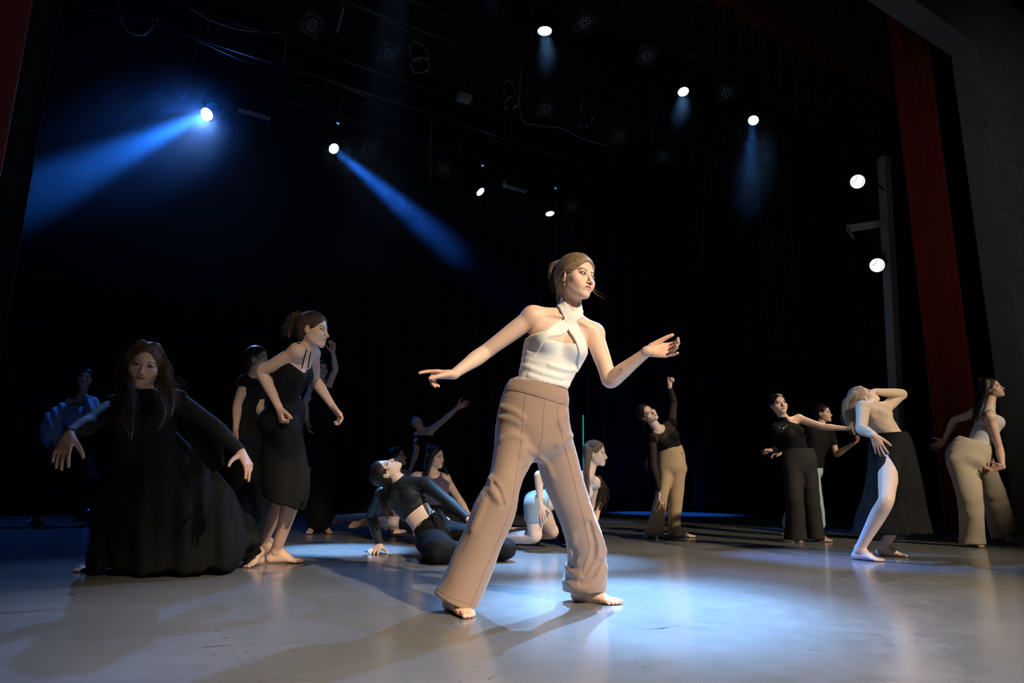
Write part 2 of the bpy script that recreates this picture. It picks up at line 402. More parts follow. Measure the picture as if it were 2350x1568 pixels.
def add_hand(f,wr,d,n,th,sc=1.,curl=CURL,spread=6,thumb=(.62,.62,.25),res=.0042,k=.006):
    F_=f.F; d=nrm(d); n=nrm(n-d*n.dot(d)); s=th-d*th.dot(d)-n*n.dot(th); s=nrm(s); z=f.sc*sc
    F_.add(Seg(wr-d*.01*z,wr+d*.025*z,s,.0215*z,.018*z,.0265*z,.0165*z),.008)
    F_.add(chain([(wr+d*.008*z,s*.0225*z,.016*z),(wr+d*.04*z,s*.034*z,.0155*z),(wr+d*.078*z,s*.0385*z,.0115*z)],2),.01)
    tips=[]
    base=(.029,.0097,-.0095,-.0275); fwd_=(.084,.088,.084,.076); ln=(.070,.078,.073,.057); rr=(.0088,.009,.0085,.0075)
    for i in range(4):
        b=wr+(d*fwd_[i]+s*base[i])*z; sa=radians(spread*(1.3-.95*i)); di=nrm(d*cos(sa)+s*sin(sa)); th_=0; pts=[(b-di*.018*z,rr[i]*z)]; q=b
        for j,fr in enumerate((.44,.31,.25)):
            pts.append((q,rr[i]*z*(1.0-.07*j))); th_+=radians(curl[i][j]); q=q+(di*cos(th_)+n*sin(th_))*ln[i]*fr*z
        pts.append((q,rr[i]*.74*z)); tips.append(q)
        F_.add([Seg(a[0],c[0],s,a[1],a[1],c[1],c[1]) for a,c in zip(pts[:-1],pts[1:])],.0035 if i else k)
    b=wr+(d*.018+s*.02+n*.006)*z; v1=nrm(d*thumb[0]+s*thumb[1]+n*thumb[2]); v2=nrm(v1*.6+d*.45+n*.12)
    q1=b+v1*.045*z; q2=q1+nrm(v1*.7+v2*.4)*.032*z; q3=q2+v2*.026*z
    F_.add([Seg(b,q1,s,.0165*z,.0165*z,.0115*z,.0115*z),Seg(q1,q2,s,.0112*z,.0112*z,.0095*z,.0095*z),Seg(q2,q3,s,.0095*z,.0095*z,.0072*z,.0072*z)],.009)
    c=wr+d*.09*z; f.boxes.append((c-.125*z,c+.125*z,res)); f.flush.append((wr+d*.1*z,.09*z))
    return tips
def add_foot(f,an,l,u=V(0,0,1),big=1,sc=1.,res=.0042):
    """an ankle joint 8 cm above the sole; big = side (along u x l) of the big toe"""
    F_=f.F; u=nrm(u); l=nrm(l-u*u.dot(l)); s=np.cross(u,l)*big; z=f.sc*sc; g=an-u*.08*z
    def q(a,b,c): return g+(l*a+s*b+u*c)*z
    F_.add(chain([(q(-.038,0,.026),s*.026*z,.026*z),(q(.03,-.004,.03),s*.029*z,.028*z),(q(.085,0,.026),s*.037*z,.022*z),(q(.13,0,.0165),s*.042*z,.0155*z)],2),.015)
    F_.add([Seg(q(0,0,.085),q(.075,.004,.042),s,.034*z,.034*z,.028*z,.024*z),Seg(q(-.005,0,.09),q(-.035,0,.035),s,.026*z,.026*z,.026*z,.026*z)],.025)
    F_.add([Sph(q(0,.026,.078),.014*z),Sph(q(-.004,-.027,.07),.013*z)],.012)
    for b,a,ln,r in ((.027,.135,.05,.0125),(.0085,.142,.04,.0088),(-.006,.138,.036,.0084),(-.0195,.13,.032,.008),(-.0315,.118,.028,.0078)):
        F_.add([Seg(q(a-.02,b*.92,r+.006),q(a+ln*.45,b*1.03,r+.006),s,r*z*.92,r*z,r*z*.85,r*z*.85),Seg(q(a+ln*.45,b*1.03,r+.005),q(a+ln*.8,b*1.05,r+.0005),s,r*z*.95,r*z*.9,r*z,r*z*.85)],.004)
    c=q(.06,0,.04); f.boxes.append((c-V(.15,.15,.09)*z,c+V(.15,.15,.06)*z,res)); f.flush.append((q(.16,0,.01),.05*z))
class Head:
    def __init__(s,c,fd,u,size): s.c=c; s.f=nrm(fd); s.u=nrm(u-s.f*s.f.dot(u)); s.r=np.cross(s.f,s.u); s.z=size
    def q(s,x,y,z): return s.c+(s.r*x+s.f*y+s.u*z)*s.z
    @property
    def ax(s): return (s.r,s.f,s.u)
    def E(s,x,y,z,rx,ry,rz): return Ell(s.q(x,y,z),s.ax,(rx*s.z,ry*s.z,rz*s.z))
    def S(s,a,b,ra,rb): return Seg(s.q(*a),s.q(*b),s.r,ra*s.z,ra*s.z,rb*s.z,rb*s.z)
    def S2(s,a,b,wa,ta,wb,tb,side=None): return Seg(s.q(*a),s.q(*b),s.r if side is None else side,wa*s.z,ta*s.z,wb*s.z,tb*s.z)
    def loc(s,p): d=(p-s.c)/s.z; return np.stack([d@s.r,d@s.f,d@s.u],-1)
def add_head(f,c,fd,u,size=.93,res=.0032,neck=True,gaze=None,open_=1.,neckr=(.049,.047)):
    F_=f.F; H=Head(c,fd,u,size*f.sc); f.heads.append(H)
    F_.add([H.E(0,-.018,.038,.072,.090,.082)],.01)
    F_.add([H.E(0,.022,-.02,.061,.066,.088)],.03)
    F_.add([H.S((.046,.012,-.060),(.012,.066,-.096),.0165,.0150),H.S((-.046,.012,-.060),(-.012,.066,-.096),.0165,.0150)],.035)
    F_.add([H.E(x*.047,.030,-.030,.0175,.030,.034) for x in (-1,1)],.03)
    F_.add([H.E(0,.071,-.098,.0165,.0165,.015)],.02)
    F_.add([H.E(0,.047,.050,.050,.032,.038)],.03)
    F_.add([H.S((-.03,.074,.02),(.03,.074,.02),.0115,.0115)],.02)
    F_.add([H.E(x*.0475,.058,-.027,.019,.017,.017) for x in (-1,1)],.03)
    F_.add([H.E(x*.026,.066,-.052,.02,.016,.02) for x in (-1,1)],.025)
    F_.sub([H.E(x*.0315,.100,.001,.021,.019,.0125) for x in (-1,1)],.016)
    F_.add([H.E(x*.0315,.0785,.000,.0165,.0135,.0128) for x in (-1,1)],.006)
    F_.add([H.S((0,.084,.006),(0,.108,-.037),.0065,.0088)],.012)
    F_.add([H.E(0,.106,-.041,.0095,.0095,.008)],.006); F_.add([H.E(x*.0118,.095,-.0435,.0068,.0095,.0065) for x in (-1,1)],.005)
    F_.sub([H.E(x*.0065,.1015,-.0505,.0036,.0048,.0035) for x in (-1,1)],.003)
    F_.add([H.E(0,.082,-.067,.022,.0155,.018)],.014)
    F_.add([H.S2((-.0165,.0865,-.0655),(0,.0955,-.0615),.003,.003,.0062,.0062),H.S2((.0165,.0865,-.0655),(0,.0955,-.0615),.003,.003,.0062,.0062)],.006)
    F_.add([H.S((-.014,.086,-.0705),(0,.0925,-.073),.0045,.0072),H.S((.014,.086,-.0705),(0,.0925,-.073),.0045,.0072)],.005)
    F_.sub([H.S2((-.019,.0925,-.0665),(.019,.0925,-.0665),.0075,.0011,.0075,.0011,H.f)],.003)
    for x in (-1,1):
        ex=(nrm(H.r*x*.94-H.f*.34),nrm(H.f*.94+H.r*x*.34),nrm(H.u-H.f*.18))
        F_.add([Ell(H.q(x*.0725,-.010,-.004),ex,(.0085*H.z,.0185*H.z,.031*H.z))],.005)
        F_.sub([Ell(H.q(x*.0825,-.009,.002),ex,(.007*H.z,.0105*H.z,.019*H.z))],.004)
    if open_>0: F_.sub([H.E(x*.0315,.0935,.0002,.0142,.0125,.0056*open_) for x in (-1,1)],.0022)
    if neck:
        J=f.J; F_.add(rchain([(J['nk'],neckr[0]*f.sc*1.12),(lerp(J['nk'],H.q(0,-.018,-.055),.5),neckr[0]*f.sc),(H.q(0,-.018,-.045),neckr[1]*f.sc)],3),.022)
    f.boxes.insert(0,(H.c-.125*H.z,H.c+.135*H.z,res)); H.gaze=nrm(gaze) if gaze is not None else H.f; H.open=open_
    return H
def uvball(c,ax,r,nu=20,nv=14):
    th=np.linspace(0,pi,nv); ph=np.arange(nu)*2*pi/nu; v=[]; g=[]
    for t in th:
        for p_ in ph: v.append(c+(ax[0]*sin(t)*cos(p_)+ax[2]*sin(t)*sin(p_)+ax[1]*cos(t))*r); g.append(t)
    q=[]
    for i in range(nv-1):
        for j in range(nu): q.append((i*nu+j,i*nu+(j+1)%nu,(i+1)*nu+(j+1)%nu,(i+1)*nu+j))
    return np.array(v),np.array(q),np.array(g)
def eye_mat(name,iris):
    if name in MATS: return MATS[name]
    m=bpy.data.materials.new(name); m.use_nodes=True; nt=m.node_tree; b=nt.nodes['Principled BSDF']; b.inputs['Roughness'].default_value=.08
    a=nt.nodes.new('ShaderNodeAttribute'); a.attribute_name='g'; r=nt.nodes.new('ShaderNodeValToRGB'); r.color_ramp.interpolation='LINEAR'; e=r.color_ramp.elements
    e[0].position=.0; e[0].color=(.005,.005,.005,1); e[1].position=.09; e[1].color=(.005,.005,.005,1)
    for p_,c in ((.11,iris),(.17,iris),(.19,tuple(x*.3 for x in iris)),(.215,(.72,.68,.66)),(1,(.72,.62,.6))): q=e.new(p_); q.color=(*c,1)
    mr=nt.nodes.new('ShaderNodeMath'); mr.operation='DIVIDE'; mr.inputs[1].default_value=pi; nt.links.new(a.outputs['Fac'],mr.inputs[0]); nt.links.new(mr.outputs[0],r.inputs[0]); nt.links.new(r.outputs[0],b.inputs['Base Color'])
    MATS[name]=m; return m
def add_eyes(f,root,H,m):
    if H.open<=0: return
    g=H.gaze; u=nrm(H.u-g*g.dot(H.u)); ax=(np.cross(g,u),g,u)
    for x in (-1,1):
        c=H.q(x*.0315,.0765,0); v,q,a=uvball(c,ax,.0128*H.z,16,14); mesh_obj('eye',v,q,m,root,attrs={'g':('FLOAT',a)})
def finish(f,root,m,res=.0075,name='body',ground=True,body=None):
    if ground: f.F.half(V(0,0,.002),V(0,0,-1),.001)
    v,q=surf(f.F,res,f.boxes); hp=np.full((len(v),3),9.); fl=np.zeros(len(v))
    for H in f.heads:
        l=H.loc(v); k=(np.abs(l)<.16).all(1)&(l[:,2]>-.13); hp[k]=l[k]
    for c,r in f.flush: fl=np.maximum(fl,np.clip(1.25-np.linalg.norm(v-c,axis=1)/r,0,1))
    return mesh_obj(name,v,q,m,root,attrs={'hp':('FLOAT_VECTOR',hp),'flush':('FLOAT',fl)})
def cloth(F_,name,m,root,res=.007,boxes=(),label=None,attrs=None):
    v,q=surf(F_,res,boxes); o=mesh_obj(name,v,q,m,root)
    if label: o['label']=label
    return o
# hair ------------------------------------------------------------------
def hair_mat(name,c,loose=True):
    if name in MATS: return MATS[name]
    if not loose: return mat(name,c,.5,spec=.35,var=.3,vscale=25)
    m=mat(name,c,.6,spec=.3,var=.45,vscale=9,bump=.9,bscale=7,stretch=(14,14,1.6)); return m
def cap_dir(H,d,k=1.0): # point on the hair cap in local direction d
    c=V(0,-.014,.037); r=V(.0795,.1025,.0912)*k; d=nrm(V(*d)); t=1/np.linalg.norm(d/r); l=c+d*t; return H.q(*l)
def hair_base(H,thick=1.0,face=(.115,-.02,.070,.09,.104),ears=True,low=-.05):
    F_=Fld(); F_.add([H.E(0,-.014,.037,.0795*thick,.1025*thick,.0912*thick)],.01)
    F_.add([H.E(0,-.055,-.02,.06*thick,.055*thick,.06*thick)],.03)
    F_.sub([H.E(0,face[0],face[1],face[2]+.004,face[3],face[4]),H.E(0,.106,-.040,.12,.088,.096)],.010)
    F_.sub([H.E(x*.083,.028,-.045,.032,.04,.045) for x in (-1,1)],.012)
    if ears: F_.sub([H.E(x*.086,-.006,-.018,.02,.021,.04) for x in (-1,1)],.008)
    return F_
def swept(H,target,n=260,lift=1.02,seed=1,front=(-1.25,1.25)):
    """strands combed from the hairline along the scalp to a local direction"""
    R=np.random.default_rng(seed); out=[]; T=nrm(V(*target))
    for i in range(n):
        a=R.uniform(*front)*1.0; z=R.uniform(-.15,1.0)
        d=nrm(V(sin(a)*1.0,cos(a)*max(.15,.75-.3*abs(a)),.25+.75*z*cos(a*.6))) if i%3 else nrm(V(R.normal(),R.normal()*.8,abs(R.normal())))
        k=lift+R.uniform(-.01,.035); pts=[]
        for t in np.linspace(0,1,10):
            v=nrm(d*(1-t)+T*t); pts.append(cap_dir(H,v,k-.012*(1-t)*(i%2)))
        pts=np.array(pts); l=H.loc(pts); ok=~((((l[:,1]-.118)/.081)**2+((l[:,2]+.028)/.103)**2+(l[:,0]/.070)**2<1)|(((l[:,1]-.108)/.086)**2+((l[:,2]+.040)/.096)**2+(l[:,0]/.12)**2<1))
        if ok.sum()>3: out.append(pts[ok])
    return out
def lock(guide,n,r,wave=.006,freq=3.,seed=1,flare=1.5,m=7):
    """strands round a guide line: curly when wave is large"""
    R=np.random.default_rng(seed); g=spline(guide,m); N=len(g); out=[]; t=np.linspace(0,1,N)
    T=np.gradient(g,axis=0); T/=np.linalg.norm(T,axis=1)[:,None]+1e-9; A=np.cross(T,V(.2,.9,.3)); A/=np.linalg.norm(A,axis=1)[:,None]+1e-9; B=np.cross(T,A)
    for i in range(n):
        a=R.uniform(0,2*pi); rr=r*sqrt(R.uniform(0,1)); ph=R.uniform(0,2*pi)*.35+(i%5)*1.26; e=int(N*R.uniform(.7,1.0)); e=max(e,4)
        off=(A*cos(a)+B*sin(a))*(rr*(.75+(flare-.75)*t))[:,None]
        wv=(A*np.sin(t*freq*2*pi+ph)[:,None]+B*np.cos(t*freq*2*pi+ph)[:,None])*(wave*np.minimum(1,t*2.5)*(.7+.6*R.random()))[:,None]
        out.append((g+off+wv)[:e])
    return out
def hair_obj(root,H,m,base=None,strands=(),r=.0007,res=.004,locks=(),k=.01,name='hair',cores=None):
    vs=[];qs=[];o=0
    if base is not None:
        for g,rad in locks: base.add(rchain([(p_,rr*(.8-.42*i/(len(g)-1))) for i,(p_,rr) in enumerate(zip(g,rad))],3),k)
        sd=H
        def disp(x,y,z):
            l=((x-H.c[0])*H.r[0]+(y-H.c[1])*H.r[1]+(z-H.c[2])*H.r[2])/H.z; w_=((x-H.c[0])*H.u[0]+(y-H.c[1])*H.u[1]+(z-H.c[2])*H.u[2])/H.z
            return (.0007*np.sin(np.arctan2(l,w_+.02)*46)+.0006*np.sin(np.arctan2(l,w_)*23+1))*H.z*(w_>-.02)
        base.disp.append(disp)
        v,q=surf(base,res); vs.append(v); qs.append(q); o+=len(v)
    if len(strands):
        v,q=tubes(strands,r,3); vs.append(v); qs.append(q+o)
    return mesh_obj(name,np.concatenate(vs),np.concatenate(qs),m,root)
def traces(F_,pts,h0=None,off=0.,n=150):
    R=np.array([nrm(ray(x,y)) for x,y in pts]); t0=(h0 or 1.)/(R@fh); ts=t0[:,None]+np.linspace(-.6,.6,n)[None,:]
    p=cam+ts[:,:,None]*R[:,None,:]; f=F_.pts(p.reshape(-1,3)).reshape(len(R),n); out=[]
    for j in range(len(R)):
        i=int(np.argmax(f[j]<0))
        if f[j,i]>=0: i=int(np.argmin(f[j])); t=ts[j,i]
        else:
            k=max(i-1,0); a,b=ts[j,k],ts[j,i]; t=a+(b-a)*(f[j,k]/(f[j,k]-f[j,i]+1e-9))
        out.append(cam+R[j]*(t-off))
    return np.array(out)
def trace(F_,x,y,h0=None,off=0.): return traces(F_,[(x,y)],h0,off)[0]
def tline(F_,pts,h0,off=.0,m=5): return traces(F_,spline([V(*p) for p in pts],m)[:,:2],h0,off)
def seam(F_,pts,h0,m,root,r=.0011,name='seam',off=0.0004,mm=5):
    v,q=tubes([tline(F_,pts,h0,off,mm)],r,4,False); return mesh_obj(name,v,q,m,root)
# ------------------------------------------------------------------ the stage itself
def box_vq(lo,hi):
    x0,y0,z0=lo;x1,y1,z1=hi
    v=[(x0,y0,z0),(x1,y0,z0),(x1,y1,z0),(x0,y1,z0),(x0,y0,z1),(x1,y0,z1),(x1,y1,z1),(x0,y1,z1)]
    return np.array(v,float),np.array([(0,3,2,1),(4,5,6,7),(0,1,5,4),(1,2,6,5),(2,3,7,6),(3,0,4,7)])
def boxes_vq(l):
    vs=[];qs=[];o=0
    for lo,hi in l:
        v,q=box_vq(lo,hi); vs.append(v); qs.append(q+o); o+=8
    return np.concatenate(vs),np.concatenate(qs)
def box(name,lo,hi,m,parent=None,kind=None,bevel=0):
    v,q=box_vq(lo,hi); c=None
    if parent is None: c=(np.array(lo)+np.array(hi))/2
    o=mesh_obj(name,v,q,m,parent,smooth=False,loc=c)
    if bevel: b=o.modifiers.new('b','BEVEL'); b.width=bevel; b.segments=2
    if kind: o['kind']=kind
    return o
def cyl_vq(p,d,r0,r1,L,n=20,cap=True,up_=V(0,0,1)):
    d=nrm(d); a=np.cross(d,up_); a=nrm(a) if np.linalg.norm(a)>1e-3 else V(1,0,0); b=np.cross(d,a); v=[];q=[]
    rings=[(0,r0),(L,r1)]
    for t,r in rings:
        for k in range(n): v.append(p+d*t+(a*cos(2*pi*k/n)+b*sin(2*pi*k/n))*r)
    for k in range(n): q.append((k,(k+1)%n,n+(k+1)%n,n+k))
    if cap:
        for i in (0,1):
            c=len(v); v.append(p+d*rings[i][0])
            for k in range(0,n,2): 
                a1,a2,a3=i*n+k,i*n+(k+1)%n,i*n+(k+2)%n; q.append((c,a1,a2,a3) if i else (c,a3,a2,a1))
    return np.array(v),np.array(q)
def join(*l):
    vs=[];qs=[];o=0
    for v,q in l: vs.append(v); qs.append(q+o); o+=len(v)
    return np.concatenate(vs),np.concatenate(qs)
def floor_mat():
    m=bpy.data.materials.new('grey_dance_vinyl'); m.use_nodes=True; nt=m.node_tree; b=nt.nodes['Principled BSDF']; L=nt.links.new
    tc=nt.nodes.new('ShaderNodeTexCoord')
    def noise(s,d=4,sc=(1,1,1),dist=0):
        mp=nt.nodes.new('ShaderNodeMapping'); mp.inputs['Scale'].default_value=sc; L(tc.outputs['Object'],mp.inputs[0])
        n=nt.nodes.new('ShaderNodeTexNoise'); n.inputs['Scale'].default_value=s; n.inputs['Detail'].default_value=d; n.inputs['Distortion'].default_value=dist; L(mp.outputs[0],n.inputs[0]); return n.outputs[0]
    def mr(v,a,c,d,e):
        r=nt.nodes.new('ShaderNodeMapRange'); L(v,r.inputs[0])
        for i,x in zip((1,2,3,4),(a,c,d,e)): r.inputs[i].default_value=x
        return r.outputs[0]
    def mth(op,a,bb):
        n=nt.nodes.new('ShaderNodeMath'); n.operation=op
        for i,v in enumerate((a,bb)):
            if isinstance(v,(int,float)): n.inputs[i].default_value=v
            else: L(v,n.inputs[i])
        return n.outputs[0]
    base=mr(noise(1.3,6),.3,.7,.86,1.1)
    # scuffs: thin streaks where a distorted noise crosses a level, kept to patches
    s1=mr(mth('ABSOLUTE',mth('SUBTRACT',noise(2.2,1,(1,2.6,1),1.6),.5),0),0,.004,1,0); s2=mr(mth('ABSOLUTE',mth('SUBTRACT',noise(3.1,1,(2.4,.8,1),2.2),.52),0),0,.003,1,0)
    pt=mr(noise(1.9,2),.56,.64,0,1); pt2=mr(noise(2.7,2,(1,1,3)),.55,.63,0,1)
    sc=mth('MULTIPLY',mth('MAXIMUM',mth('MULTIPLY',s1,pt),mth('MULTIPLY',s2,pt2)),.85)
    v=mth('MULTIPLY',base,mth('SUBTRACT',1,sc))
    mx=nt.nodes.new('ShaderNodeMix'); mx.data_type='RGBA'; mx.blend_type='MULTIPLY'; mx.inputs[0].default_value=1; mx.inputs[6].default_value=(.205,.20,.19,1); L(v,mx.inputs[7]); L(mx.outputs[2],b.inputs['Base Color'])
    L(mr(noise(9,6),.3,.7,.15,.21),b.inputs['Roughness']); b.inputs['Specular IOR Level'].default_value=.45
    bp=nt.nodes.new('ShaderNodeBump'); bp.inputs['Strength'].default_value=.12; bp.inputs['Distance'].default_value=.001; L(noise(60,3,(1,1,1),.3),bp.inputs['Height']); L(bp.outputs[0],b.inputs['Normal'])
    return m
def curtain(name,x0,x1,y,z0,z1,m,pleat=.09,wl=.32,n=None,parent=None,axis='x',zed=None,seed=0,kind='structure',label=None,cat=None):
    R=np.random.default_rng(seed); L_=abs(x1-x0); n=n or int(L_/.03)+2; u=np.linspace(0,1,n); nz=7
    ph=np.cumsum(R.uniform(.6,1.4,n)); ph=ph/ph[-1]*L_/wl*2*pi; am=pleat*(.7+.3*np.sin(u*9+seed)); vs=[]
    for j,t in enumerate(np.linspace(0,1,nz)):
        d=am*np.sin(ph+.25*sin(t*3))*(.75+.25*(1-t)); X=x0+(x1-x0)*u+.02*np.cos(ph); zz=np.full(n,z0+(z1-z0)*t)
        if zed is not None: zz=zz+(1-t)*zed(u)
        vs.append(np.stack([X,y+d,zz],1) if axis=='x' else np.stack([y+d,X,zz],1))
    a=np.concatenate(vs); off=V(0,.012,0) if axis=='x' else V(.012,0,0); q=[]
    for j in range(nz-1):
        i=np.arange(n-1); q.append(np.stack([j*n+i,j*n+i+1,(j+1)*n+i+1,(j+1)*n+i],1))
    q=np.concatenate(q); N=len(a); e=[]
    for j in range(nz-1): e+=[(j*n,(j+1)*n,(j+1)*n+N,j*n+N),(j*n+n-1,j*n+n-1+N,(j+1)*n+n-1+N,(j+1)*n+n-1)]
    i=np.arange(n-1); bt=np.stack([i,i+N,i+1+N,i+1],1)
    o=mesh_obj(name,np.concatenate([a,a+off]),np.concatenate([q,q[:,::-1]+N,np.array(e),bt]),m,parent,loc=a.mean(0) if parent is None else None)
    if kind: o['kind']=kind
    if label: o['label']=label; o['category']=cat
    return o
FL=floor_mat(); VELB=mat('black_velvet',(.006,.006,.007),.95,bump=.1,bscale=50,sheen=.2); VELR=mat('red_velvet',(.15,.006,.004),.85,bump=.1,bscale=50,sheen=.3)
WALL=mat('black_paint',(.006,.006,.006),.9); GREY=mat('grey_plaster',(.34,.35,.32),.9,bump=.1,bscale=12,var=.12,vscale=2)
METB=mat('black_metal',(.012,.012,.013),.45,metal=.3); TOWER=mat('tower_grey',(.5,.5,.46),.6); VELD=mat('red_velvet_shaded',(.07,.004,.003),.9,bump=.1,bscale=50); VELS=mat('red_velvet_lit',(.34,.012,.007),.8,bump=.1,bscale=50,sheen=.2); STEEL=mat('grey_paint_metal',(.22,.23,.21),.6); LENS=mat('led_lens',(.35,.42,.46),.15,spec=.8); CHROME=mat('chrome',(.5,.5,.5),.25,1)  # dark and bright reds: shade and light put into one velvet's colour
def build_stage():
    f=box('floor',(-6,-4,-.2),(18,15,0),FL,kind='structure')
    box('wall_back',(-6,14.6,0),(18,14.8,9.6),WALL,kind='structure'); box('wall_left',(-6.2,-4,0),(-6,14.8,9.6),WALL,kind='structure'); box('wall_right',(18,-4,0),(18.2,14.8,9.6),WALL,kind='structure')
    box('ceiling',(-6.2,4.5,9.6),(18.2,14.8,9.8),WALL,kind='structure')
    # proscenium: grey pier with block courses and the lintel over the opening
    pier=box('wall_proscenium',(12.17,4.6,0),(18,5.0,9.6),GREY,kind='structure')
    for k in range(8):
        for j in range(6):
            x0=12.17+j*.98; o=box('block',(x0+.006,4.585,k*1.02+.008),(min(x0+.97,18)-.006,4.6,min((k+1)*1.02,8.1)-.008),GREY,pier)
            o.matrix_parent_inverse=Matrix.Translation(-Vector(pier.location))
    box('trim_lintel',(-6,4.6,8.1),(12.17,5.0,9.6),GREY,kind='structure')
    curtain('trim_red_curtain',10.75,12.0,5.25,.01,9.3,VELS,.07,.3,seed=1)
    curtain('trim_red_curtain',-5.9,-.62,4.95,.01,9.3,VELR,.10,.4,seed=2)
    curtain('trim_red_valance',-5.9,12.1,5.45,6.98,9.3,VELD,.08,.35,zed=lambda u:.10*np.sin(u*60)**2,seed=3)
    k=0
    for y,xl,xr in ((6.9,-.62,11.9),(9.3,-1.6,11.75),(12.6,-2.4,13.4)):
        curtain('trim_black_leg',xl-3.2 if k<9 else 0,xl,y,.01,9.3,VELB,.07,.34,seed=10+k); curtain('trim_black_leg',xr,xr+4.2,y,.01,9.3,VELB,.07,.34,seed=20+k); k+=1
    curtain('trim_backdrop',-6,18,14.2,.01,9.3,VELB,.05,.5,n=420,seed=40)
    for y in (7.2,9.9): curtain('trim_black_border',-6,17,y,7.6,9.4,VELB,.05,.4,n=420,seed=50)
    # pipe grid ------------------------------------------------------
    YB=(6.25,8.05,11.0)
    names=('nearest','middle','farthest')
    for i,y in enumerate(YB+(9.3,)):
        z=6.95 if i<3 else 6.5
        v,q=join(cyl_vq(V(-5,y,z),V(1,0,0),.028,.028,20,10),cyl_vq(V(-5,y,z+.42),V(1,0,0),.02,.02,20,8))
        t=thing('lighting_batten',('long horizontal steel batten carrying the nearest row of stage lights','long horizontal steel batten carrying the middle row of stage lights','long horizontal steel batten carrying the farthest row of stage lights','thin empty steel batten between two rows of stage lights')[i],'batten',(5,y,z))
        mesh_obj('pipe',v,q,METB,t)
        for x in np.arange(-4,15,2.4):
            v,q=cyl_vq(V(x,y,z+.02),V(0,0,1),.012,.012,2.55,6); mesh_obj('hanger',v,q,METB,t)
        sg=[np.array([V(x,y-.03,z+.03+.02*sin(x*3)) for x in np.linspace(a,a+2.2,12)])+np.array([V(0,0,-.16*sin(pi*k/11)) for k in range(12)]) for a in np.arange(-2,10,2.2)]
        v,q=tubes(sg,.007,5,False); mesh_obj('cable',v,q,METB,t)
def add_clamp(t,p,z):
    yb=min((6.25,8.05,11.0,9.3),key=lambda y:abs(y-p[1])); z=6.5 if yb==9.3 else z; a,b=sorted((p[1],yb)); e=.027 if abs(yb-p[1])>.05 else .012
    v,q=join(cyl_vq(V(p[0],p[1],p[2]+.05),V(0,0,1),.011,.011,max(.05,z-p[2]-.05),8),box_vq((p[0]-.03,a-(e if p[1]>yb else .02),z-.055),(p[0]+.03,b+(e if p[1]<=yb else .02),z-.022))); mesh_obj('clamp',v,q,METB,t)
def led_par(x,y,Y,label,tgt,r=.10,square=True,z=None,bright=None):
    p=PY(x,y,Y); d=nrm(tgt-p); t=thing('led_par',label,'stage light',p)
    a=nrm(np.cross(d,up0)); b=np.cross(d,a)
    v,q=cyl_vq(p-d*.20,d,r*.8,r*1.12,.20,24); mesh_obj('housing',v,q,METB,t)
    if square:
        vs=[]; 
        for s in (0,.012):
            for i,j in ((-1,-1),(1,-1),(1,1),(-1,1)): vs.append(p+d*(s-.012)+(a*i+b*j)*r*1.5)
        q4=np.array([(0,1,2,3),(7,6,5,4),(0,4,5,1),(1,5,6,2),(2,6,7,3),(3,7,4,0)]); mesh_obj('gel_frame',np.array(vs),q4,METB,t,smooth=False)
    l=[]
    for ring,n in ((0.36,6),(.76,12)):
        for k in range(n):
            an=2*pi*k/n+ring; c=p+d*.004+(a*cos(an)+b*sin(an))*r*ring; v,q,_=uvball(c,(a,d,b),r*.145,8,6); l.append((v,q))
    v,q=join(*l); o=mesh_obj('led_lenses',v,q,LENS,t); o['kind']='stuff'
    pl=[p-d*.1+a*r*1.25,p-d*.1+a*r*1.3+V(0,0,.18),p-d*.1+V(0,0,.26),p-d*.1-a*r*1.3+V(0,0,.18),p-d*.1-a*r*1.25]; v,q=tubes([spline(pl,4)],.012,6,False); mesh_obj('yoke',v,q,METB,t); add_clamp(t,p-d*.1+V(0,0,.18),6.95)
def moving_head(x,y,Y,label,tgt,lit,r=.088,disp=None,es=40.):
    p=PY(x,y,Y); d=nrm(tgt-p); t=thing('moving_head_light',label,'stage light',p); a=nrm(np.cross(d,up0)); b=np.cross(a,d)
    v,q=join(cyl_vq(p-d*.36,d,r*.9,r*1.35,.12,24),cyl_vq(p-d*.24,d,r*1.35,r*1.22,.24,24,False)); mesh_obj('head',v,q,METB,t)
    ring=[p+d*.008+(a*cos(k)+b*sin(k))*r*1.17 for k in np.linspace(0,2*pi,25)]; v,q=tubes([np.array(ring)],.010,8,False); mesh_obj('lens_ring',v,q,METB,t)
    v,q=cyl_vq(p-d*.012,d,r*1.05,r,.012,24); mesh_obj('lens',v,q,lit,t)
    c=p-d*.18; pz=min(max(p[2]+.30,6.55),6.75)
    for s in (-1,1):
        w0=c+a*s*r*1.55; v,q=tubes([np.array([w0,w0+V(0,0,.1),V(w0[0],w0[1],pz)])],.026,8,False); mesh_obj('yoke_arm',v,q,METB,t)
    box('base',(c[0]-.17,c[1]-.13,pz),(c[0]+.17,c[1]+.13,pz+.12),METB,t)
    add_clamp(t,V(c[0],c[1],pz+.07),6.95)
    if disp:
        e=PY(disp[0],disp[1],c[1]-.14); DM=MATS['display']; s=.028
        l=[box_vq((e[0]-s*.9+i*.019,c[1]-.137,e[2]-s*.5+j*.014),(e[0]-s*.9+i*.019+.014+.002*((i*j)%3),c[1]-.131,e[2]-s*.5+j*.014+.008)) for i in range(3) for j in range(3) if (i,j) not in ((1,2),(0,0))]
        v,q=join(*l); mesh_obj('display',v,q,DM,t,smooth=False); box('display_case',(e[0]-.06,c[1]-.13,e[2]-.05),(e[0]+.06,c[1]-.06,max(e[2]+.05,pz-.02)),METB,t)
    return p,d
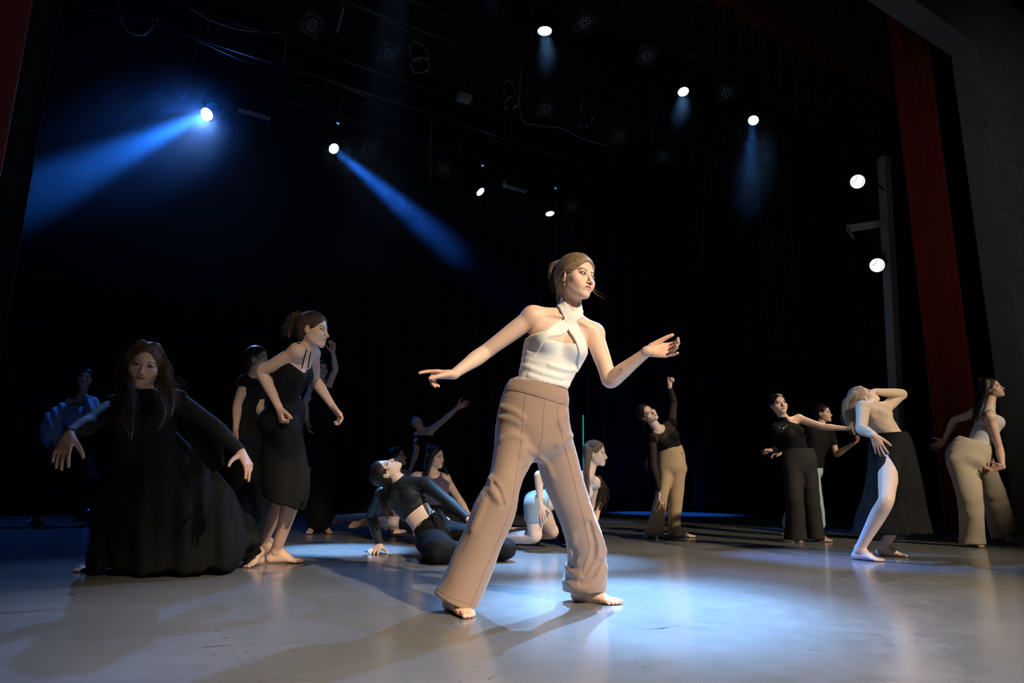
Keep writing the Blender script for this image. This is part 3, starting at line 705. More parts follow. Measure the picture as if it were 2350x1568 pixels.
def build_lights():
    mat('display',(.0,.0,.0),.5,emit=(.10,.42,1.0),es=1.3)
    HOT=mat('hot_lens',(1,1,1),.3,emit=(.62,.84,1.0),es=30.); TUNG=mat('tungsten_lens',(1,1,1),.3,emit=(1.,.90,.72),es=1.9)
    G_=lambda x,y,z=0:G(x,y,z)
    B=[]
    # farthest batten
    B.append((moving_head(475,262,11.2,'brightest lit moving head, its blue beam sweeping down across the dark side',P(-300,617,6.0),HOT,.095,(498,200)),'sweep'))
    B.append((moving_head(766,341,11.2,'lit moving head throwing a smoky blue beam towards the centre',P(1190,700,8.2),HOT,.085,(775,283)),'smoke'))
    B.append((moving_head(1102,440,11.2,'lit moving head seen nearly edge-on, tilted away beside a narrow light bar',PY(1102,440,11.2)+W(.60,-.28,-.75),HOT,.085,(1107,380)),'edge1'))
    B.append((moving_head(1262,490,11.2,'lowest lit moving head, a thin bright sliver over the far batten',PY(1262,490,11.2)+W(.15,-.22,-.96),HOT,.085,(1275,432)),'edge2'))
    # nearest batten
    B.append((moving_head(1250,70,6.47,'lit moving head pointing straight down at the top of the picture',PY(1250,70,6.47)+W(0,-.06,-1),HOT,.085),'down1'))
    B.append((moving_head(1568,210,6.47,'lit moving head on the nearest batten, with only a faint beam',PY(1568,210,6.47)+W(.05,-.45,-1),HOT,.075),'down2'))
    B.append((moving_head(1729,276,6.47,'lit moving head with a blue halo, last in the row before the side tower',G_(1700,1310),HOT,.075),'down3'))
    F0=V(4,5,0)
    for x,y,Y,l in ((716,57,8.05,'unlit LED par beside a pale strip on the middle batten'),(893,125,8.05,'unlit LED par next to the round lantern with blue clips'),(1253,250,8.05,'unlit LED par below the straight-down beam'),(1420,313,8.05,'unlit LED par beside the barn-door lantern'),(1523,358,8.05,'unlit LED par at the low end of the middle row'),
        (1342,52,6.1,'unlit LED par with a square frame beside the straight-down moving head'),(1485,128,6.1,'unlit LED par with a tilted square frame, second on the nearest batten'),(1668,212,6.1,'unlit LED par between two lit moving heads on the nearest batten'),
        (418,217,10.8,'unlit LED par glinting beside the brightest beam'),(853,340,10.8,'faint unlit LED par just above the smoky beam'),(1018,390,10.8,'faint unlit LED par above the far side of the smoky beam'),(1313,475,10.8,'faint unlit LED par beside the lowest lit moving head')):
        led_par(x,y,Y,l,V(4.5+.25*(PY(x,y,Y)[0]-4.5),2.5,0),.092 if Y<7 else .095)
    # light bars
    for x,y,l in ((585,258,'long unlit LED bar light beside the brightest moving head'),(1185,430,'short-looking unlit LED bar light between two edge-on moving heads')):
        p=PY(x,y,10.7); t=thing('led_bar_light',l,'stage light',p); box('housing',(p[0]-.26,p[1]-.06,p[2]-.03),(p[0]+.26,p[1]+.10,p[2]+.12),METB,t)
        for k in range(8): x0=p[0]-.25+k*.0625; box('cell',(x0+.005,p[1]-.05,p[2]-.036),(x0+.055,p[1]+.08,p[2]-.028),LENS,t)
        add_clamp(t,V(p[0],p[1],p[2]+.1),6.95)
    # lanterns
    CL=mat('clip_metal_blue_lit',(.30,.50,.62),.3,.6)  # blue light on the clips is put into their metal colour
    for x,y,l,r,dv in ((965,150,'round unlit lantern with four blue-lit clips round its rim',.125,V(.1,-.5,-1)),(1175,235,'unlit cylindrical lantern with a bright curved rim',.11,V(.2,-.6,-1)),(1345,280,'unlit lantern with an open barn-door flap and blue edges',.11,V(.3,-.4,-1))):
        p=PY(x,y,8.05); d=nrm(dv); a=nrm(np.cross(d,up0)); b=np.cross(a,d); t=thing('stage_lantern',l,'stage light',p)
        v,q=join(cyl_vq(p-d*.32,d,r*.75,r,.12,24),cyl_vq(p-d*.20,d,r,r,.20,24,False),cyl_vq(p-d*.08,d,r*.9,r*.9,.01,24)); mesh_obj('housing',v,q,METB,t)
        ring=np.array([p+(a*cos(k)+b*sin(k))*r for k in np.linspace(0,2*pi,25)]); v,q=tubes([ring],.006,6,False); mesh_obj('rim',v,q,CHROME if x==1175 else STEEL,t)
        for k in range(4):
            c=p+(a*cos(k*pi/2+.2)+b*sin(k*pi/2+.2))*(r*1.1); v,q=box_vq(c-V(.018,.01,.018),c+V(.018,.01,.018)); mesh_obj('clip',v,q,CL,t,smooth=False)
        if x==1345:
            vs=[p+a*r+b*r,p+a*r-b*r,p+a*r*1.9-b*r*.8+d*.15,p+a*r*1.9+b*r*.8+d*.15]; vs=np.array(vs+[u_+a*.006 for u_ in vs]); mesh_obj('barn_door',vs,np.array([(0,1,2,3),(7,6,5,4),(0,4,5,1),(1,5,6,2),(2,6,7,3),(3,7,4,0)]),METB,t,smooth=False)
        pl=[p-d*.1+a*r*1.15,p-d*.1+a*r*1.2+V(0,0,.2),p-d*.1+V(0,0,.3),p-d*.1-a*r*1.2+V(0,0,.2),p-d*.1-a*r*1.15]; v,q=tubes([spline(pl,4)],.010,6,False); mesh_obj('yoke',v,q,STEEL,t); add_clamp(t,p-d*.1+V(0,0,.22),6.95)
    a=PY(788,20,8.0);b=PY(773,75,8.0); o_=thing('bracket','pale narrow strip hanging beside an unlit LED par','bracket',a); v,q=tubes([np.array([a,lerp(a,b,.5),b])],.022,4,False); mesh_obj('strip',v,q,STEEL,o_); add_clamp(o_,a-V(0,0,.06),6.95)
    a=PY(1065,225,8.05); o_=thing('junction_box','small pale box on the middle batten','box',a); box('case',(a[0]-.1,a[1]-.06,a[2]-.05),(a[0]+.1,a[1]+.06,a[2]+.05),STEEL,o_); add_clamp(o_,a,6.95)
    # loose cables
    for i,(pts,Y,l) in enumerate(((((410,0),(480,45),(560,70),(640,75),(655,90),(653,140)),9.3,'thin sagging cable with a sharp bend, hanging over the dark side'),(((272,10),(280,50),(300,75),(335,78),(362,42)),9.3,'short drooping cable loop in the top corner'),(((1195,268),(1240,288),(1290,295),(1340,320),(1400,335)),8.0,'cable draped from the rimmed lantern to the barn-door lantern'),(((992,262),(988,340),(988,415)),9.3,'thin line dangling above the smoky beam'),(((1624,345),(1614,480),(1612,600)),9.3,'thin line with a tiny plug dangling high behind the white-topped dancer'))):
        pp=[PY(x,y,Y) for x,y in pts]; up_=[V(pp[0][0],pp[0][1],6.5 if Y==9.3 else 6.95)] if pp[0][2]<6.4 else []; v,q=tubes([spline(up_+pp,6)],.006 if len(pts)<4 else .008,5,False); c=v.mean(0); o=mesh_obj('cable',v,q,STEEL,None,loc=c); tag(o,l,'cable')
    # side tower
    t=thing('lighting_tower','tall grey side tower with a short cross arm and two warm lamps','tower',PY(2060,1150,5.95)*V(1,1,0))
    lo=PY(2060,985,5.95); hi=PY(2028,362,5.95); base=lo+(lo-hi)*(lo[2]/(hi[2]-lo[2])); v,q=tubes([np.array([base,lerp(base,hi,.5),hi])],.105,4,False); mesh_obj('post',v,q,TOWER,t,smooth=False)
    e0=PY(2024,512,5.95); e1=PY(1947,524,6.25); v,q=tubes([np.array([e0,e1])],.085,4,False); mesh_obj('cross_arm',v,q,TOWER,t,smooth=False)
    e2=PY(1958,535,6.25); v,q=tubes([np.array([e1-V(0,0,.05),e2-V(0,0,.1)])],.03,6,False); mesh_obj('bracket_foot',v,q,STEEL,t)
    for k in range(3): z=base[2]+1.2+k*.5; v,q=box_vq((base[0]-.22,base[1]-.05,z+1),(base[0]-.12,base[1]+.05,z+1.08)); mesh_obj('socket_box',v,q,METB,t,smooth=False)
    for x,y,l in ((1968,417,'upper warm-white lamp on the side tower'),(2013,609,'lower warm-white lamp on the side tower')):
        p=PY(x,y,5.7); d=nrm(V(3.2,3.0,1.0)-p+(cam-p)*.35); a=nrm(np.cross(d,up0)); b=np.cross(a,d); r=.108; t=thing('side_lamp',l,'stage light',p)
        v,q=join(cyl_vq(p-d*.30,d,r*.7,r*1.06,.14,24),cyl_vq(p-d*.16,d,r*1.06,r*1.06,.17,24,False)); mesh_obj('housing',v,q,METB,t)
        v,q=cyl_vq(p-d*.006,d,r,r*.98,.004,24); mesh_obj('lens',v,q,TUNG,t)
        w1=[p+d*.006+(a*u_+b*w__)*r for u_,w__ in ((-.05,.95),(.0,.55),(.3,.2),(.9,.05))]; w2=[p+d*.006+(a*u_+b*w__)*r for u_,w__ in ((-.9,.2),(-.75,-.3),(-.35,-.75))]
        v,q=tubes([spline(w1,5),spline(w2,5)],.0045,5,False); mesh_obj('guard_wire',v,q,METB,t)
        pl=[p-d*.1+a*r*1.15,p-d*.12+a*r*.9+V(0,0,.2),p-d*.12+V(0,0,.26),p-d*.12-a*r*.9+V(0,0,.2),p-d*.1-a*r*1.15]; v,q=tubes([spline(pl,4)],.010,6,False); mesh_obj('yoke',v,q,METB,t)
        hp_=hi+(base-hi)*((hi[2]-p[2]-.26)/(hi[2]-base[2])); v,q=tubes([np.array([p-d*.12+V(0,0,.26),hp_])],.016,6,False); mesh_obj('arm',v,q,METB,t)
    # small things
    c=PY(2265,288,4.5); t=thing('wall_camera','small round-ended camera on the grey proscenium wall','camera',c)
    v,q=join(cyl_vq(c-V(.02,.0,0),V(-1,-.2,.0),.035,.035,.10,12),); mesh_obj('body',v,q,STEEL,t); v,q=tubes([np.array([c,c+V(.10,.06,.02)])],.012,6,False); mesh_obj('bracket',v,q,STEEL,t)
    p0=G(1339,1190,0.); b0=P(1339,1190,9.6); x_=P(1338,953,9.6); TE=mat('teal_edge_glow',(0,.1,.1),.4,emit=(.0,.20,.20),es=1.); base=V(x_[0],x_[1],0)  # emissive rod stands in for light caught on an edge; no lamp there
    t=thing('edge_glow_rod','thin upright teal light tube behind the kneeling dancer','light',base); v,q=tubes([np.array([base+V(0,0,.05),x_])],.011,6,False); mesh_obj('tube',v,q,TE,t); v,q=cyl_vq(base,V(0,0,1),.12,.10,.05,16); mesh_obj('foot',v,q,METB,t)
    p=P(203,1170,9.9); t=thing('indicator_box','tiny black floor box with a blue indicator light, in the dark','box',V(p[0],p[1],0)); box('case',(p[0]-.15,p[1]+.01,0),(p[0]+.15,p[1]+.3,p[2]+.05),METB,t); v,q,_=uvball(p,I3,.010,8,6); mesh_obj('indicator',v,q,mat('blue_led',(0,0,.1),.4,emit=(.02,.10,1.),es=1.5),t)
    return B
# ------------------------------------------------------------------ central dancer
def sil(h,rows):
    """rows (x1,y1,x2,y2,dh,t): silhouette pairs in the picture -> chain nodes"""
    out=[]
    for x1,y1,x2,y2,dh,t in rows:
        a=P(x1,y1,h+dh); b=P(x2,y2,h+dh); out.append(((a+b)/2,(b-a)/2,t))
    return out
def base_field(f,infl,w=1.,t=1.,bust=1.,hips=True,neck=None,hipw=1.):
    B=Fld(); add_torso(B,f,infl,bust,w,t,hips,hipw); add_shoulders(B,f,infl)
    if neck is not None: B.add(rchain([(f.J['nk'],.0535*f.sc+infl*.8),(lerp(f.J['nk'],neck,.5),.0475*f.sc+infl*.7),(neck,.0455*f.sc+infl*.6)],3),.022)
    return B
SKIN_A=skin_mat('skin_fair',SKL)
SKIN_B=skin_mat('skin_olive',SKM)
SKIN_C=skin_mat('skin_pale',(.78,.58,.48))
def build_main():
    az(1175)
    f=Fig(3.32,1.,name='main'); J=f.J; p=f.p
    J.update(nk=p(1309,722,-.03),sa=p(1223,727,-.06),sb=p(1362,766,.03),cs=p(1273,800,-.03),ws=p(1246,880,-.02),pv=p(1226,965,0),fr=W(.25,-1,0),hv=W(1,.12,-.15))
    J['ea']=f.s_(J['sa'],1114,808,.29,'n'); J['wa']=f.s_(J['ea'],1040,860,.235,'n')
    J['eb']=f.s_(J['sb'],1400,874,.275,'n'); J['wb']=f.s_(J['eb'],1487,806,.245,'n')
    J['ha']=p(1187,985,-.02); J['hb']=p(1266,985,.05)
    J['ka']=P(1143,1168,3.22); J['aa']=Z(1040,3.27,.082); J['kb']=P(1314,1175,3.52); J['ab']=Z(1340,3.60,.082)
    F_=f.F; add_torso(F_,f,0,1.05,1.06); add_shoulders(F_,f)
    hc=p(1321,640,-.07)
    H=add_head(f,hc,W(.655,-.755,-.01),W(.10,.03,1),1.0,res=.0022,gaze=W(.80,-.60,.06))
    # clavicles and shoulder blades line
    for k,x in (('sa',.8),('sb',.8)):
        a=lerp(J['nk'],J['cs'],.16)+nrm(J['fr'])*.052; b=lerp(J['nk'],J[k],x)+nrm(J['fr'])*.034; F_.add(rchain([(a,.007),(lerp(a,b,.5)+nrm(J['fr'])*.006,.007),(b,.006)],2),.012)
    # neck muscles
    F_.add(rchain([(H.q(-.058,-.02,-.05),.012),(lerp(J['nk'],J['cs'],.10)+nrm(J['fr'])*.05,.009)],1),.02)
    add_arm(F_,f,'sa','ea','wa'); add_arm(F_,f,'sb','eb','wb')
    add_hand(f,J['wa'],W(-1,-.12,-.02),W(.05,-.35,-1),W(0,-1,.25),1.02,curl=((4,8,6),(62,50,20),(68,60,25),(62,62,25)),spread=3,thumb=(.8,.35,.42),res=.0028)
    add_hand(f,J['wb'],W(.95,-.18,.02),W(-.12,-.86,.35),W(.05,.30,1),1.05,curl=((10,40,30),(22,40,30),(28,34,28),(14,18,10)),spread=4,thumb=(.88,.42,.30),res=.0028)
    for a,b,c in (('ha','ka','aa'),('hb','kb','ab')): add_leg(F_,f,a,b,c,0,.86)
    add_foot(f,J['aa'],W(.50,-.86,0),big=-1,sc=1.04,res=.003); add_foot(f,J['ab'],W(.86,-.50,0),big=1,sc=1.04,res=.003)
    root=thing('person','dancer in a white halter top and brown flared trousers, one finger pointing','person',p(1230,1370))
    finish(f,root,SKIN_A,.006)
    add_eyes(f,root,H,eye_mat('eye_blue',(.12,.2,.26)))
    # top ------------------------------------------------------------
    white=mat('white_jersey',(.78,.75,.70),.75,bump=.12,bscale=60,sheen=.1)
    B=base_field(f,.006,1.10,1.02,1.08,neck=H.q(0,-.018,-.045))
    T=B.copy(); T.half(P(1265,786,3.2),nrm(P(1265,700,3.3)-P(1258,800,3.3))*1.0,.003); T.half(P(1240,884,3.3),P(1246,965,3.3)-P(1262,860,3.3),.003)
    for a,b,r in ((( 1200,838),(1290,868),.006),((1215,862),(1305,884),.005),((1262,838),(1325,850),.004)):
        q=tline(T,[a,((a[0]+b[0])/2,(a[1]+b[1])/2+3),b],3.25,-.002,2); T.add(rchain([(v,r*.8) for v in q],1),.02)
    cloth(T,'halter_top',white,root,.0045)
    band=lambda rows,infl: base_field(f,infl,1.10,1.02,1.08,neck=H.q(0,-.018,-.045)).inter(chain(sil(3.3,rows),3),.003)
    cloth(band([(1288,741,1300,768,0,.16),(1268,751,1290,781,0,.16),(1244,762,1272,799,0,.16),(1221,773,1250,814,0,.16),(1198,785,1230,830,0,.16),(1184,798,1210,845,0,.16),(1172,812,1192,858,0,.16)],.010),'wrap_panel',white,root,.0035)
    cloth(band([(1319,717,1330,738,0,.16),(1308,728,1320,746,0,.16),(1294,738,1304,764,0,.16)],.011),'strap',white,root,.0032)
    s1=[(1277,693,1291,690,0,.16),(1276,700,1294,698,0,.16),(1284,722,1307,720,0,.16),(1292,742,1319,742,0,.16),(1300,765,1331,766,0,.16),(1310,790,1343,795,0,.16),(1320,815,1352,822,0,.16),(1325,840,1348,850,0,.16)]
    cloth(band(s1,.012),'strap',white,root,.0032)
    cloth(band([(1323,708,1338,713,0,.16),(1322,714,1337,722,0,.16),(1316,724,1330,736,0,.16)],.008),'strap',white,root,.0032)
    thread=mat('seam_dark',(.25,.21,.18),.8)
    BB=base_field(f,.010,1.10,1.02,1.08)
    # trousers --------------------------------------------------------
    brown=mat('brown_jersey',(.315,.205,.15),.85,bump=.15,bscale=120,sheen=.25,var=.06,vscale=3)
    R=Fld(); h=3.32
    R.add(chain(sil(h,[(1160,889,1303,925,-.02,.098),(1147,925,1305,945,-.01,.112),(1139,968,1307,978,0,.122),(1139,1003,1309,1008,.01,.118)]),4),.02)
    R.add([Sph(P(1190,965,3.42),.085),Sph(P(1262,975,3.45),.08)],.04)
    R.add(chain(sil(h,[(1139,985,1222,1000,0,.105),(1133,1031,1226,1040,-.03,.105),(1126,1080,1205,1084,-.07,.095),(1114,1119,1193,1124,-.10,.088),(1087,1172,1184,1168,-.11,.090),(1056,1240,1150,1256,-.10,.095),(1020,1318,1118,1345,-.08,.105),(997,1360,1092,1400,-.07,.112)]),4),.022)
    R.add(chain(sil(h,[(1228,1000,1309,985,.05,.105),(1229,1040,1320,1031,.08,.102),(1241,1090,1334,1085,.11,.095),(1262,1140,1348,1135,.14,.088),(1282,1188,1363,1180,.17,.086),(1297,1240,1381,1225,.20,.088),(1303,1285,1390,1268,.23,.095),(1297,1318,1393,1310,.26,.11),(1291,1342,1392,1345,.27,.118),(1296,1352,1388,1358,.27,.105)]),4),.022)
    R.half(P(1045,1381,3.25),nrm(P(1049,1400,3.25)-P(1060,1372,3.25)),.002)
    R.half(P(1340,1364,3.47),V(0,0,-1)+rt0*.05,.002)
    R0=R.copy()
    def fold(a,r,sink,k,dep=h,sub=False):
        q=tline(R0,a,dep,-sink,3); pr=rchain([(v,max(r*(.45+.55*sin(pi*i/(len(q)-1))),.0015)) for i,v in enumerate(q)],1)
        (R.sub if sub else R.add)(pr,k)
    for a,r,sk in (([(1124,1098),(1140,1118),(1150,1150)],.010,.004),([(1128,1128),(1140,1142),(1152,1148)],.009,.003),([(1112,1150),(1100,1180),(1085,1215)],.008,.004),
        ([(1150,935),(1180,945),(1200,960)],.006,.003),([(1146,960),(1170,962),(1190,972)],.006,.003),([(1150,1010),(1175,1000),(1200,1010)],.007,.004),
        ([(1300,950),(1285,965),(1290,985)],.006,.003),([(1312,1000),(1295,1006),(1280,1020)],.006,.003),
        ([(1225,1038),(1205,1030),(1196,1045)],.008,.004),([(1240,1050),(1256,1068),(1268,1095)],.007,.003),
        ([(1350,1165),(1356,1195),(1372,1228),(1386,1262)],.016,.008),([(1345,1190),(1360,1230),(1370,1262),(1352,1300),(1330,1325)],.013,.006),([(1386,1270),(1372,1305),(1345,1335),(1318,1350)],.014,.006),([(1391,1305),(1375,1335),(1350,1355)],.012,.005),([(1300,1300),(1320,1318),(1345,1322)],.011,.005),([(1294,1335),(1315,1345),(1335,1348)],.011,.005),([(1318,1230),(1312,1262),(1325,1290)],.010,.006)):
        fold(a,r,sk,.03)
    for a,r in (([(1132,1108),(1146,1130),(1156,1160)],.006),([(1365,1245),(1362,1285),(1340,1318)],.012),([(1378,1290),(1360,1322),(1335,1340)],.008),([(1352,1200),(1362,1238)],.007),([(1308,1240),(1318,1275),(1312,1300)],.008)):
        fold(a,r,-.004,.022,sub=True)
    R.disp.append(lambda x,y,z: .0012*np.sin(31*z+9*x+3*np.sin(14*y+5*z))*np.sin(17*x-8*z))
    cloth(R,'trousers',brown,root,.0055)
    Wb=Fld().add(chain(sil(h,[(1180,857,1301,896,-.03,.088),(1168,876,1303,912,-.025,.097),(1157,893,1306,928,-.02,.105)]),4),.01)
    Wb.half(P(1240,877,3.2),P(1246,800,3.3)-P(1230,880,3.3),.003); Wb.half(P(1232,911,3.2),P(1226,965,3.3)-P(1240,915,3.3),.003)
    cloth(Wb,'waistband',brown,root,.0045)
    sm=mat('seam_brown',(.20,.12,.085),.9)
    seam(R,[(1205,908),(1200,960),(1196,1010),(1190,1060),(1182,1110),(1172,1165),(1150,1225),(1120,1295),(1078,1395)],h,sm,root,.0010)
    seam(R,[(1118,1115),(1108,1160),(1082,1220),(1052,1290),(1022,1355)],h,sm,root,.0009)
    seam(R,[(1250,921),(1246,960),(1244,1000),(1236,1034)],h,sm,root,.0010)
    seam(R,[(1280,928),(1281,965),(1295,1020),(1312,1085),(1328,1150),(1344,1210),(1352,1262),(1340,1300),(1334,1350)],h,sm,root,.0010)
    seam(R,[(1001,1352),(1040,1375),(1088,1390)],h,sm,root,.0009)
    seam(Wb,[(1159,890),(1190,904),(1235,917),(1275,925),(1304,926)],h,sm,root,.0011)
    # hair, earring, necklace ----------------------------------------
    hm=hair_mat('hair_dark_blond',(.30,.205,.12),False)
    hb=hair_base(H,1.075,face=(.118,-.026,.074,.083,.107))
    tail=[H.q(0,-.10,-.03),H.q(-.005,-.105,-.09),H.q(-.005,-.095,-.16),H.q(0,-.085,-.20)]
    st=swept(H,(.05,-.8,-.45),1100,1.075,3)+lock(tail,60,.02,.004,2,4,1.1)
    st+=lock([H.q(.068,.026,.045),H.q(.077,.010,.02),H.q(.081,-.02,.0),H.q(.064,-.07,-.04)],50,.008,.002,1.,5,1.2)
    st+=lock([H.q(.072,.018,.012),H.q(.074,.012,-.015),H.q(.078,-.002,-.03)],7,.003,.002,1.,15,1.5)
    st+=lock([H.q(-.055,.04,.075),H.q(-.078,.03,.03),H.q(-.075,.045,-.03),H.q(-.068,.085,-.075),H.q(-.09,.13,-.105)],7,.004,.003,1.,6,2.5)
    st+=lock([H.q(.04,-.07,.10),H.q(.07,-.10,.07),H.q(.065,-.11,.0),H.q(.04,-.105,-.09)],22,.012,.004,1.5,9,1.3)
    hair_obj(root,H,hm,hb,st,.0008,.0032,[(tail,(.032,.028,.022,.014))])
    gold=mat('jewel_silver',(.8,.75,.68),.2,1)
    e0=H.q(.0745,-.002,-.036); v,q,_=uvball(e0,I3,.0032); mesh_obj('earring',v,q,gold,root); v,q,_=uvball(e0-up0*.016,I3,.0048); mesh_obj('earring',v,q,gold,root)
    BN=base_field(f,.001,1.06,1,1.05,neck=H.q(0,-.018,-.045))
    nl=tline(BN,[(1282,702),(1284,725),(1287,748)],3.25,.004,6); v,q=tubes([nl],.0007,4,False); mesh_obj('necklace_chain',v,q,gold,root)
    ring=[P(1287+4*cos(a),753+4.5*sin(a),3.32-.14) for a in np.linspace(0,2*pi,16)]; v,q=tubes([ring],.0008,4,False); mesh_obj('pendant',v,q,gold,root)
    # small tattoo as a flat mark on the forearm skin
    ink=mat('tattoo_ink',(.34,.2,.15),.6)
    AF=Fld(); add_arm(AF,f,'sb','eb','wb')
    for t_ in ([(1413,868),(1419,858),(1424,850),(1427,845)],[(1415,860),(1424,858),(1428,851),(1423,846),(1418,853)]):
        seam(AF,t_,3.3,ink,root,.0007,'tattoo_line')
    return f
# ------------------------------------------------------------------ the other dancers
FIST=((72,85,55),(75,88,55),(78,88,55),(80,85,55)); FLAT=((2,5,4),(0,4,4),(2,6,4),(4,8,4)); CUP=((25,35,20),(30,38,22),(35,40,24),(38,42,24))
def mkfig(name,h,sc,body,hips=(),arms=(),legs=(),fr=W(0,-1,0),hv=None,bust=1.,w=1.,t=1.,hipw=1.,legk=.86,torso=True):
    LOD[0]=max(1.,min(1.4,h/6.2))*1.16; f=Fig(h,sc,name=name); J=f.J; J['fr']=fr
    if hv is not None: J['hv']=hv
    for k,v in body.items(): J[k]=f.p(*v)
    if torso: add_torso(f.F,f,0,bust,w,t,True,hipw); add_shoulders(f.F,f)
    for s,el,wr,hand in arms:
        J['e'+s]=f.s_(J['s'+s],el[0],el[1],.28,el[2]); J['w'+s]=f.s_(J['e'+s],wr[0],wr[1],.24,wr[2]) if isinstance(wr,tuple) else wr
        add_arm(f.F,f,'s'+s,'e'+s,'w'+s)
        if hand:
            d,n,th=hand[:3]; c=hand[3] if len(hand)>3 else CURL; kw=hand[4] if len(hand)>4 else {}
            add_hand(f,J['w'+s],d,n,th,1.02,c,res=kw.pop('res',.0045),**kw)
    for s,hp_,kn,an,ft in legs:
        J['h'+s]=f.p(*hp_); J['k'+s]=P(*kn) if isinstance(kn,tuple) else kn; J['a'+s]=an if not isinstance(an,tuple) else P(*an)
        add_leg(f.F,f,'h'+s,'k'+s,'a'+s,0,legk)
        if ft: add_foot(f,J['a'+s],ft[0],ft[1] if len(ft)>2 else up0,ft[-1],res=.0055)
    return f
def sleeve(f,s,infl,m,root,a0=0.,a1=1.,name='sleeve',res=.0055,cutw=True,cuts=()):
    Q=Fld(); J=f.J; Q.add(Sph(J['s'+s],.05*f.sc+infl),.03); add_arm(Q,f,'s'+s,'e'+s,'w'+s,infl)
    if cutw: Q.half(J['w'+s],J['w'+s]-J['e'+s],.002)
    for c in cuts: Q.half(*c)
    return Q
def part_locks(H,side_pts,n=40,r=.02,wave=.006,freq=2.5,seed=1,flare=1.4):
    out=[]
    for i,g in enumerate(side_pts): out+=lock([H.q(*p) if len(p)==3 and not isinstance(p,np.ndarray) else p for p in g],n,r,wave,freq,seed+i,flare)
    return out
def person(label,loc,group=None): return thing('person',label,'person',loc,group)
def cuff_plane(Q,a,b,t=1.): Q.half(lerp(a,b,t),b-a,.002); return Q
BLACK=mat('black_jersey',(.0055,.0055,.006),.8,bump=.1,bscale=80,spec=.2)
BLACK2=mat('black_crepe',(.009,.0085,.008),.75,bump=.12,bscale=60,spec=.25)
MESH=mat('black_mesh',(.008,.007,.007),.85,alpha=.78,spec=.1)
HD=hair_mat('hair_black',(.008,.006,.005),False); HB=hair_mat('hair_brown',(.045,.026,.016),False); HC=hair_mat('hair_curly',(.05,.03,.019)); HL=hair_mat('hair_light',(.34,.26,.18)); HW=hair_mat('hair_wavy',(.085,.052,.026)); HM=hair_mat('hair_mid',(.14,.085,.05))
EB=eye_mat('eye_brown',(.05,.025,.015))

def dancer_ponytail():      # curly ponytail, black crop top and skirt
    az(665)
    f=mkfig('ponytail',4.75,1.04,dict(nk=(704,800,-.25),sa=(684,806,-.37),sb=(716,812,-.08),cs=(668,856,-.2),ws=(658,908,-.08),pv=(652,965,0)),fr=W(.85,-.45,-.35),hv=W(.45,.85,0),
        arms=[('a',(601,853,'f'),(641,938,'n'),(W(.25,-.2,-1),W(.9,.3,.1),W(.2,-1,0),FIST)),
              ('b',(723,872,'f'),(763,932,'n'),(W(.62,-.1,-.75),W(-.6,-.3,-.6),W(.7,-.6,.3),CUP))],
        legs=[('a',(655,985,-.08),(678,1120,4.85),Z(634,5.12,.083),(W(.97,-.25,0),1)),('b',(655,985,.08),(652,1120,5.15),Z(603,5.5,.1),(W(.97,-.2,.0),W(-.12,0,1),-1))],legk=1.)
    root=person('curly-haired dancer with a ponytail, black crop top and black skirt, bending forward',Z(640,5.1,0))
    H=add_head(f,f.p(718,759,-.32),W(.90,-.42,-.02),W(.02,0,1),.95,res=.003,gaze=W(1,-.2,-.1))
    finish(f,root,SKIN_B,.007); add_eyes(f,root,H,EB)
    T=base_field(f,.007,1.02,1.02,1.05); T.half(lerp(f.J['nk'],f.J['cs'],.50),nrm(f.J['nk']-f.J['cs']+f.J['fr']*.05),.003); T.half(lerp(f.J['cs'],f.J['ws'],.88),f.J['ws']-f.J['cs'],.003)
    T.sub([Sph(f.J['sa'],.055),Sph(f.J['sb'],.055)],.01); cloth(T,'crop_top',BLACK,root,.006)
    BF=base_field(f,.006); B2=base_field(f,.002)
    for pts in ([(703,804),(698,822),(693,846)],[(714,802),(711,820),(707,844)],[(690,790),(672,786),(652,806)]):
        v,q=tubes([tline(B2,pts,4.45,.001,5)],.004,6,False); mesh_obj('strap',v,q,BLACK,root)
    K=Fld().add(chain(sil(4.78,[(636,918,681,925,0,.10),(620,950,690,950,0,.12),(606,995,693,1000,0,.13),(601,1050,701,1055,0,.13),(602,1100,711,1105,0,.13),(608,1140,708,1130,0,.125),(612,1180,690,1168,0,.12)]),4),.02)
    add_torso(K,f,.014); K.add([q for q in limb(f.J['ha'],f.J['ka'],f.J['aa'],LEG,f.sc,1.1)][:13],.03); K.add([q for q in limb(f.J['hb'],f.J['kb'],f.J['ab'],LEG,f.sc,1.1)][:13],.03)
    K.half(f.p(655,921,0),up0+rt0*-.15,.003); K.half(P(650,1162,4.65),V(0,0,-1)+rt0*-.33,.003)
    K.sub([Seg(P(706,1078,4.62),P(709,1106,4.62),rt0,.012,.08,.016,.08)],.006); K.sub(rchain([(P(x,y,4.75),.022) for x,y in ((640,1192),(664,1168),(686,1160))],1),.01)
    K.disp.append(lambda x,y,z:.005*np.sin(x*60+y*40+4*z)*np.clip((1.0-z)*2,0,1))
    cloth(K,'skirt',BLACK,root,.008)
    hb=hair_base(H,1.06,face=(.118,-.026,.068,.081,.105)); bun=[H.q(0,-.08,.10),H.q(0,-.12,.10),H.q(0,-.155,.06),H.q(0,-.17,.0),H.q(.01,-.16,-.06)]
    st=swept(H,(0,-.75,.75),200,1.06,5)+lock(bun,130,.035,.012,4,8,1.3)+lock([H.q(.06,.05,.05),H.q(.08,.03,.02),H.q(.08,.02,-.04)],8,.006,.006,3,3)
    hair_obj(root,H,HC,hb,st,.0009,.0045,[(bun,(.03,.042,.04,.03,.012))])

